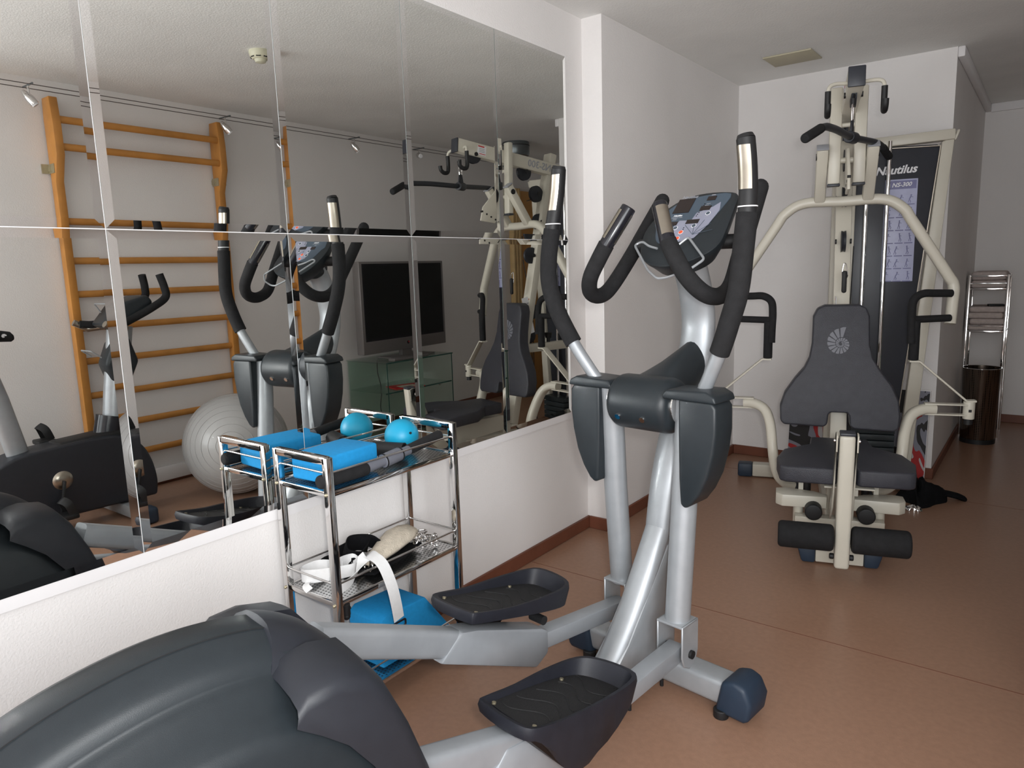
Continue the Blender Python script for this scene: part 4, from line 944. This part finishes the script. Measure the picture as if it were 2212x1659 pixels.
for y in (-.33,.33):
    for x in (-.18,.19): MB().cyl((x,y,0),(x,y,.02),.02,14).build('foot','steelperf',TS)
for y in (-.30,.25): MB().sphere((-.185,y,.366),.012,12).build('shelf_clip','steelperf',TS)
TV=thing('television','flat screen television with a silver frame on the glass stand','television',(2.47,4.15,.6205),R(-3))
b=MB(); b.bb((-.040,-.505,.060),(.035,.485,.772),bev=.006); cab=b.build('cabinet','tvf',TV)
MB().bb((-.0425,-.462,.175),(-.0400,.442,.742)).build('screen','tvs',TV)
MB().bb((-.0415,-.478,.160),(-.0402,.458,.755)).build('bezel','gloss',TV)
b=MB(); b.cyl((-.041,-.005,.115),(-.0425,-.005,.115),.013,20); b.build('power_button','gloss',TV)
b=MB(); b.cyl((-.0425,.001,.119),(-.0432,.001,.119),.006,16); b.build('power_light','red',TV)
MB().bb((-.02,-.06,.01),(.02,.06,.07),bev=.004).build('neck','tvf',TV)
MB().bb((-.13,-.22,0),(.11,.22,.012),bev=.003).build('base_plate','tvf',TV)
o=MB().bb((-.035,-.19,0),(.035,.19,.020),bev=.003).build('media_player','tvf'); o.location=(2.300,4.02,.6205); tag(o,'slim silver player lying on the glass stand in front of the television','media player')
o=MB().box((0,0,.004),(.19,.26,.006),rot=R(18)).build('magazine','red'); o.location=(2.40,4.06,.3785); tag(o,'reddish magazine lying on the middle shelf of the glass stand','magazine')
MB().box((-.02,.0,.0078),(.10,.15,.0006),rot=R(18)).build('cover_picture','fleece',o)
b=MB(); b.tube(smooth([(2.60,3.95,.60),(2.58,3.93,.5),(2.60,3.98,.35),(2.59,3.95,.2),(2.6,4.0,.06)],6),.004,n=8); tag(b.build('power_cable','black'),'black power cable hanging behind the television stand','cable')
# smoke detector
SD=thing('smoke_detector','round ivory smoke detector on the ceiling, seen in the mirror','smoke detector',(1.452,2.27,H))
b=MB(); b.lathe([(0,0),(.052,0),(.054,-.012),(.048,-.030),(.036,-.040),(0,-.040)],(0,0,0),36); b.build('detector_body','detector',SD)
b=MB(); b.lathe([(0,-.040),(.030,-.040),(.024,-.054),(.010,-.058),(0,-.058)],(0,0,0),30); b.build('sensing_dome','detector',SD)
for k in range(8):
    a=2*PI*k/8; b=MB(); b.box((.0465*math.cos(a),.0465*math.sin(a),-.031),(.004,.022,.006),rot=None); 
    q=Matrix.Rotation(a,4,'Z'); bm=b.bm
    bmesh.ops.delete(bm,geom=bm.verts[:],context='VERTS'); b.box((.0445,0,-.032),(.004,.022,.006)); bmesh.ops.transform(bm,matrix=q,verts=bm.verts); b.build('vent_slot','black',SD)
# cable light system along the right wall
CL=thing('light_cables','pair of thin steel light cables strung under the ceiling along the right wall','cable lights',(2.56,0,0))
for x in (-.05,.05): MB().cyl((x,-1.45,2.322-(.0)),(x,5.85,2.322),.0022,8).build('cable','cable',CL)
def spot(y,lab,t=0):
    s=thing('cable_spotlight',lab,'spotlight',(2.56,y,2.322),0,'spotlights on the steel light cables')
    b=MB(); b.cyl((-.062,0,.004),(.062,0,.004),.005,10); b.build('cross_arm','lampm',s)
    b=MB(); b.cyl((0,0,.0),(0,0,-.045),.0055,10); b.build('stem','chrome',s)
    d=Vector((-.25+t,.55,-.8)).normalized() if t<1 else Vector((-.85,-.3,-.25)).normalized(); c=Vector((0,-.01,-.05))
    b=MB(); b.tube([c-d*.03,c-d*.01,c+d*.02,c+d*.05],.024,n=20,rs=[.35,.7,1.,.92]); h=b.build('lamp_head','chrome',s)
    b=MB(); b.cyl(c+d*.050,c+d*.058,.019,18,r2=.016); b.build('bulb','white',h)
for y,lab,t in ((1.625,'chrome cable spotlight nearest the left edge of the photo',0),(2.745,'chrome cable spotlight just above the right post of the wall bars',0),(3.82,'chrome cable spotlight third along, above the television',0),(4.52,'chrome cable spotlight beside the gym boom, turned toward the room',1)): spot(y,lab,t)
# round ceiling lamp and rods near the far end
LP=thing('ceiling_lamp','round grey metal drum lamp on the ceiling beyond the gym boom','ceiling lamp',(2.12,5.30,H))
b=MB(); b.lathe([(0,0),(.118,0),(.122,-.01),(.122,-.10),(.114,-.118),(.10,-.122),(0,-.115)],(0,0,0),40); b.build('drum','lampm',LP)
b=MB(); b.lathe([(.1225,-.03),(.1235,-.03),(.1235,-.036),(.1225,-.036)],(0,0,0),40); b.build('groove','black',LP)
for y,lab in ((5.62,'short metal ceiling rod nearer the drum lamp'),(5.95,'short metal ceiling rod farther from the drum lamp')):
    r_=thing('cable_support',lab,'ceiling support',(2.50,y,H),0)
    b=MB(); b.cyl((0,0,-.001),(0,0,-.012),.024,18); b.build('ceiling_plate','lampm',r_)
    b=MB(); b.cyl((0,0,-.01),(0,0,-.13),.008,12); b.cyl((0,0,-.12),(0,0,-.14),.012,12); b.build('rod','lampm',r_)

# ------------------------------------------------------------------ light
def area(name,loc,target,size,energy,color,sy=None):
    l=D.lights.new(name,'AREA'); l.energy=energy; l.color=color; l.size=size
    if sy: l.shape='RECTANGLE'; l.size_y=sy
    o=D.objects.new(name,l); COL.objects.link(o); o.location=loc
    d=(Vector(target)-Vector(loc)); o.rotation_euler=d.to_track_quat('-Z','Y').to_euler(); return o
area('fill_light',(1.37,YN+.02,1.4),(1.37,2.,1.35),2.3,60,(.94,.97,1.0),1.75)  # added ambient fill from behind the camera, set at the unseen window
area('fill_light',(XR-.03,-.55,1.45),(0,.6,1.3),2.0,82,(.94,.97,1.0),1.5)  # added side fill to brighten the left wall; no window known here
# camera's own flash, beside and above the lens
fl=D.lights.new('flash','SPOT'); fl.energy=75; fl.spot_size=R(104); fl.spot_blend=1.0; fl.shadow_soft_size=.03; fl.color=(1,.985,.96)
fo=D.objects.new('flash',fl); COL.objects.link(fo); fo.location=CAM+RR*.055+UU*.045-fw*.01
fo.rotation_euler=(fw+RR*-.02).to_track_quat('-Z','Y').to_euler()
w=D.worlds.new('world'); SC.world=w; w.use_nodes=True
w.node_tree.nodes['Background'].inputs[0].default_value=(.8,.9,1,1); w.node_tree.nodes['Background'].inputs[1].default_value=.3
SC.view_settings.view_transform='Standard'; SC.view_settings.look='None'; SC.view_settings.gamma=1; SC.view_settings.exposure=0; SC.view_settings.use_curve_mapping=False
SC.cycles.use_denoising=True
SC.cycles.transparent_max_bounces=24; SC.cycles.max_bounces=14; SC.cycles.diffuse_bounces=5; SC.cycles.glossy_bounces=8; SC.cycles.transmission_bounces=10; SC.cycles.sample_clamp_indirect=0
SC.cycles.caustics_reflective=True; SC.cycles.caustics_refractive=False
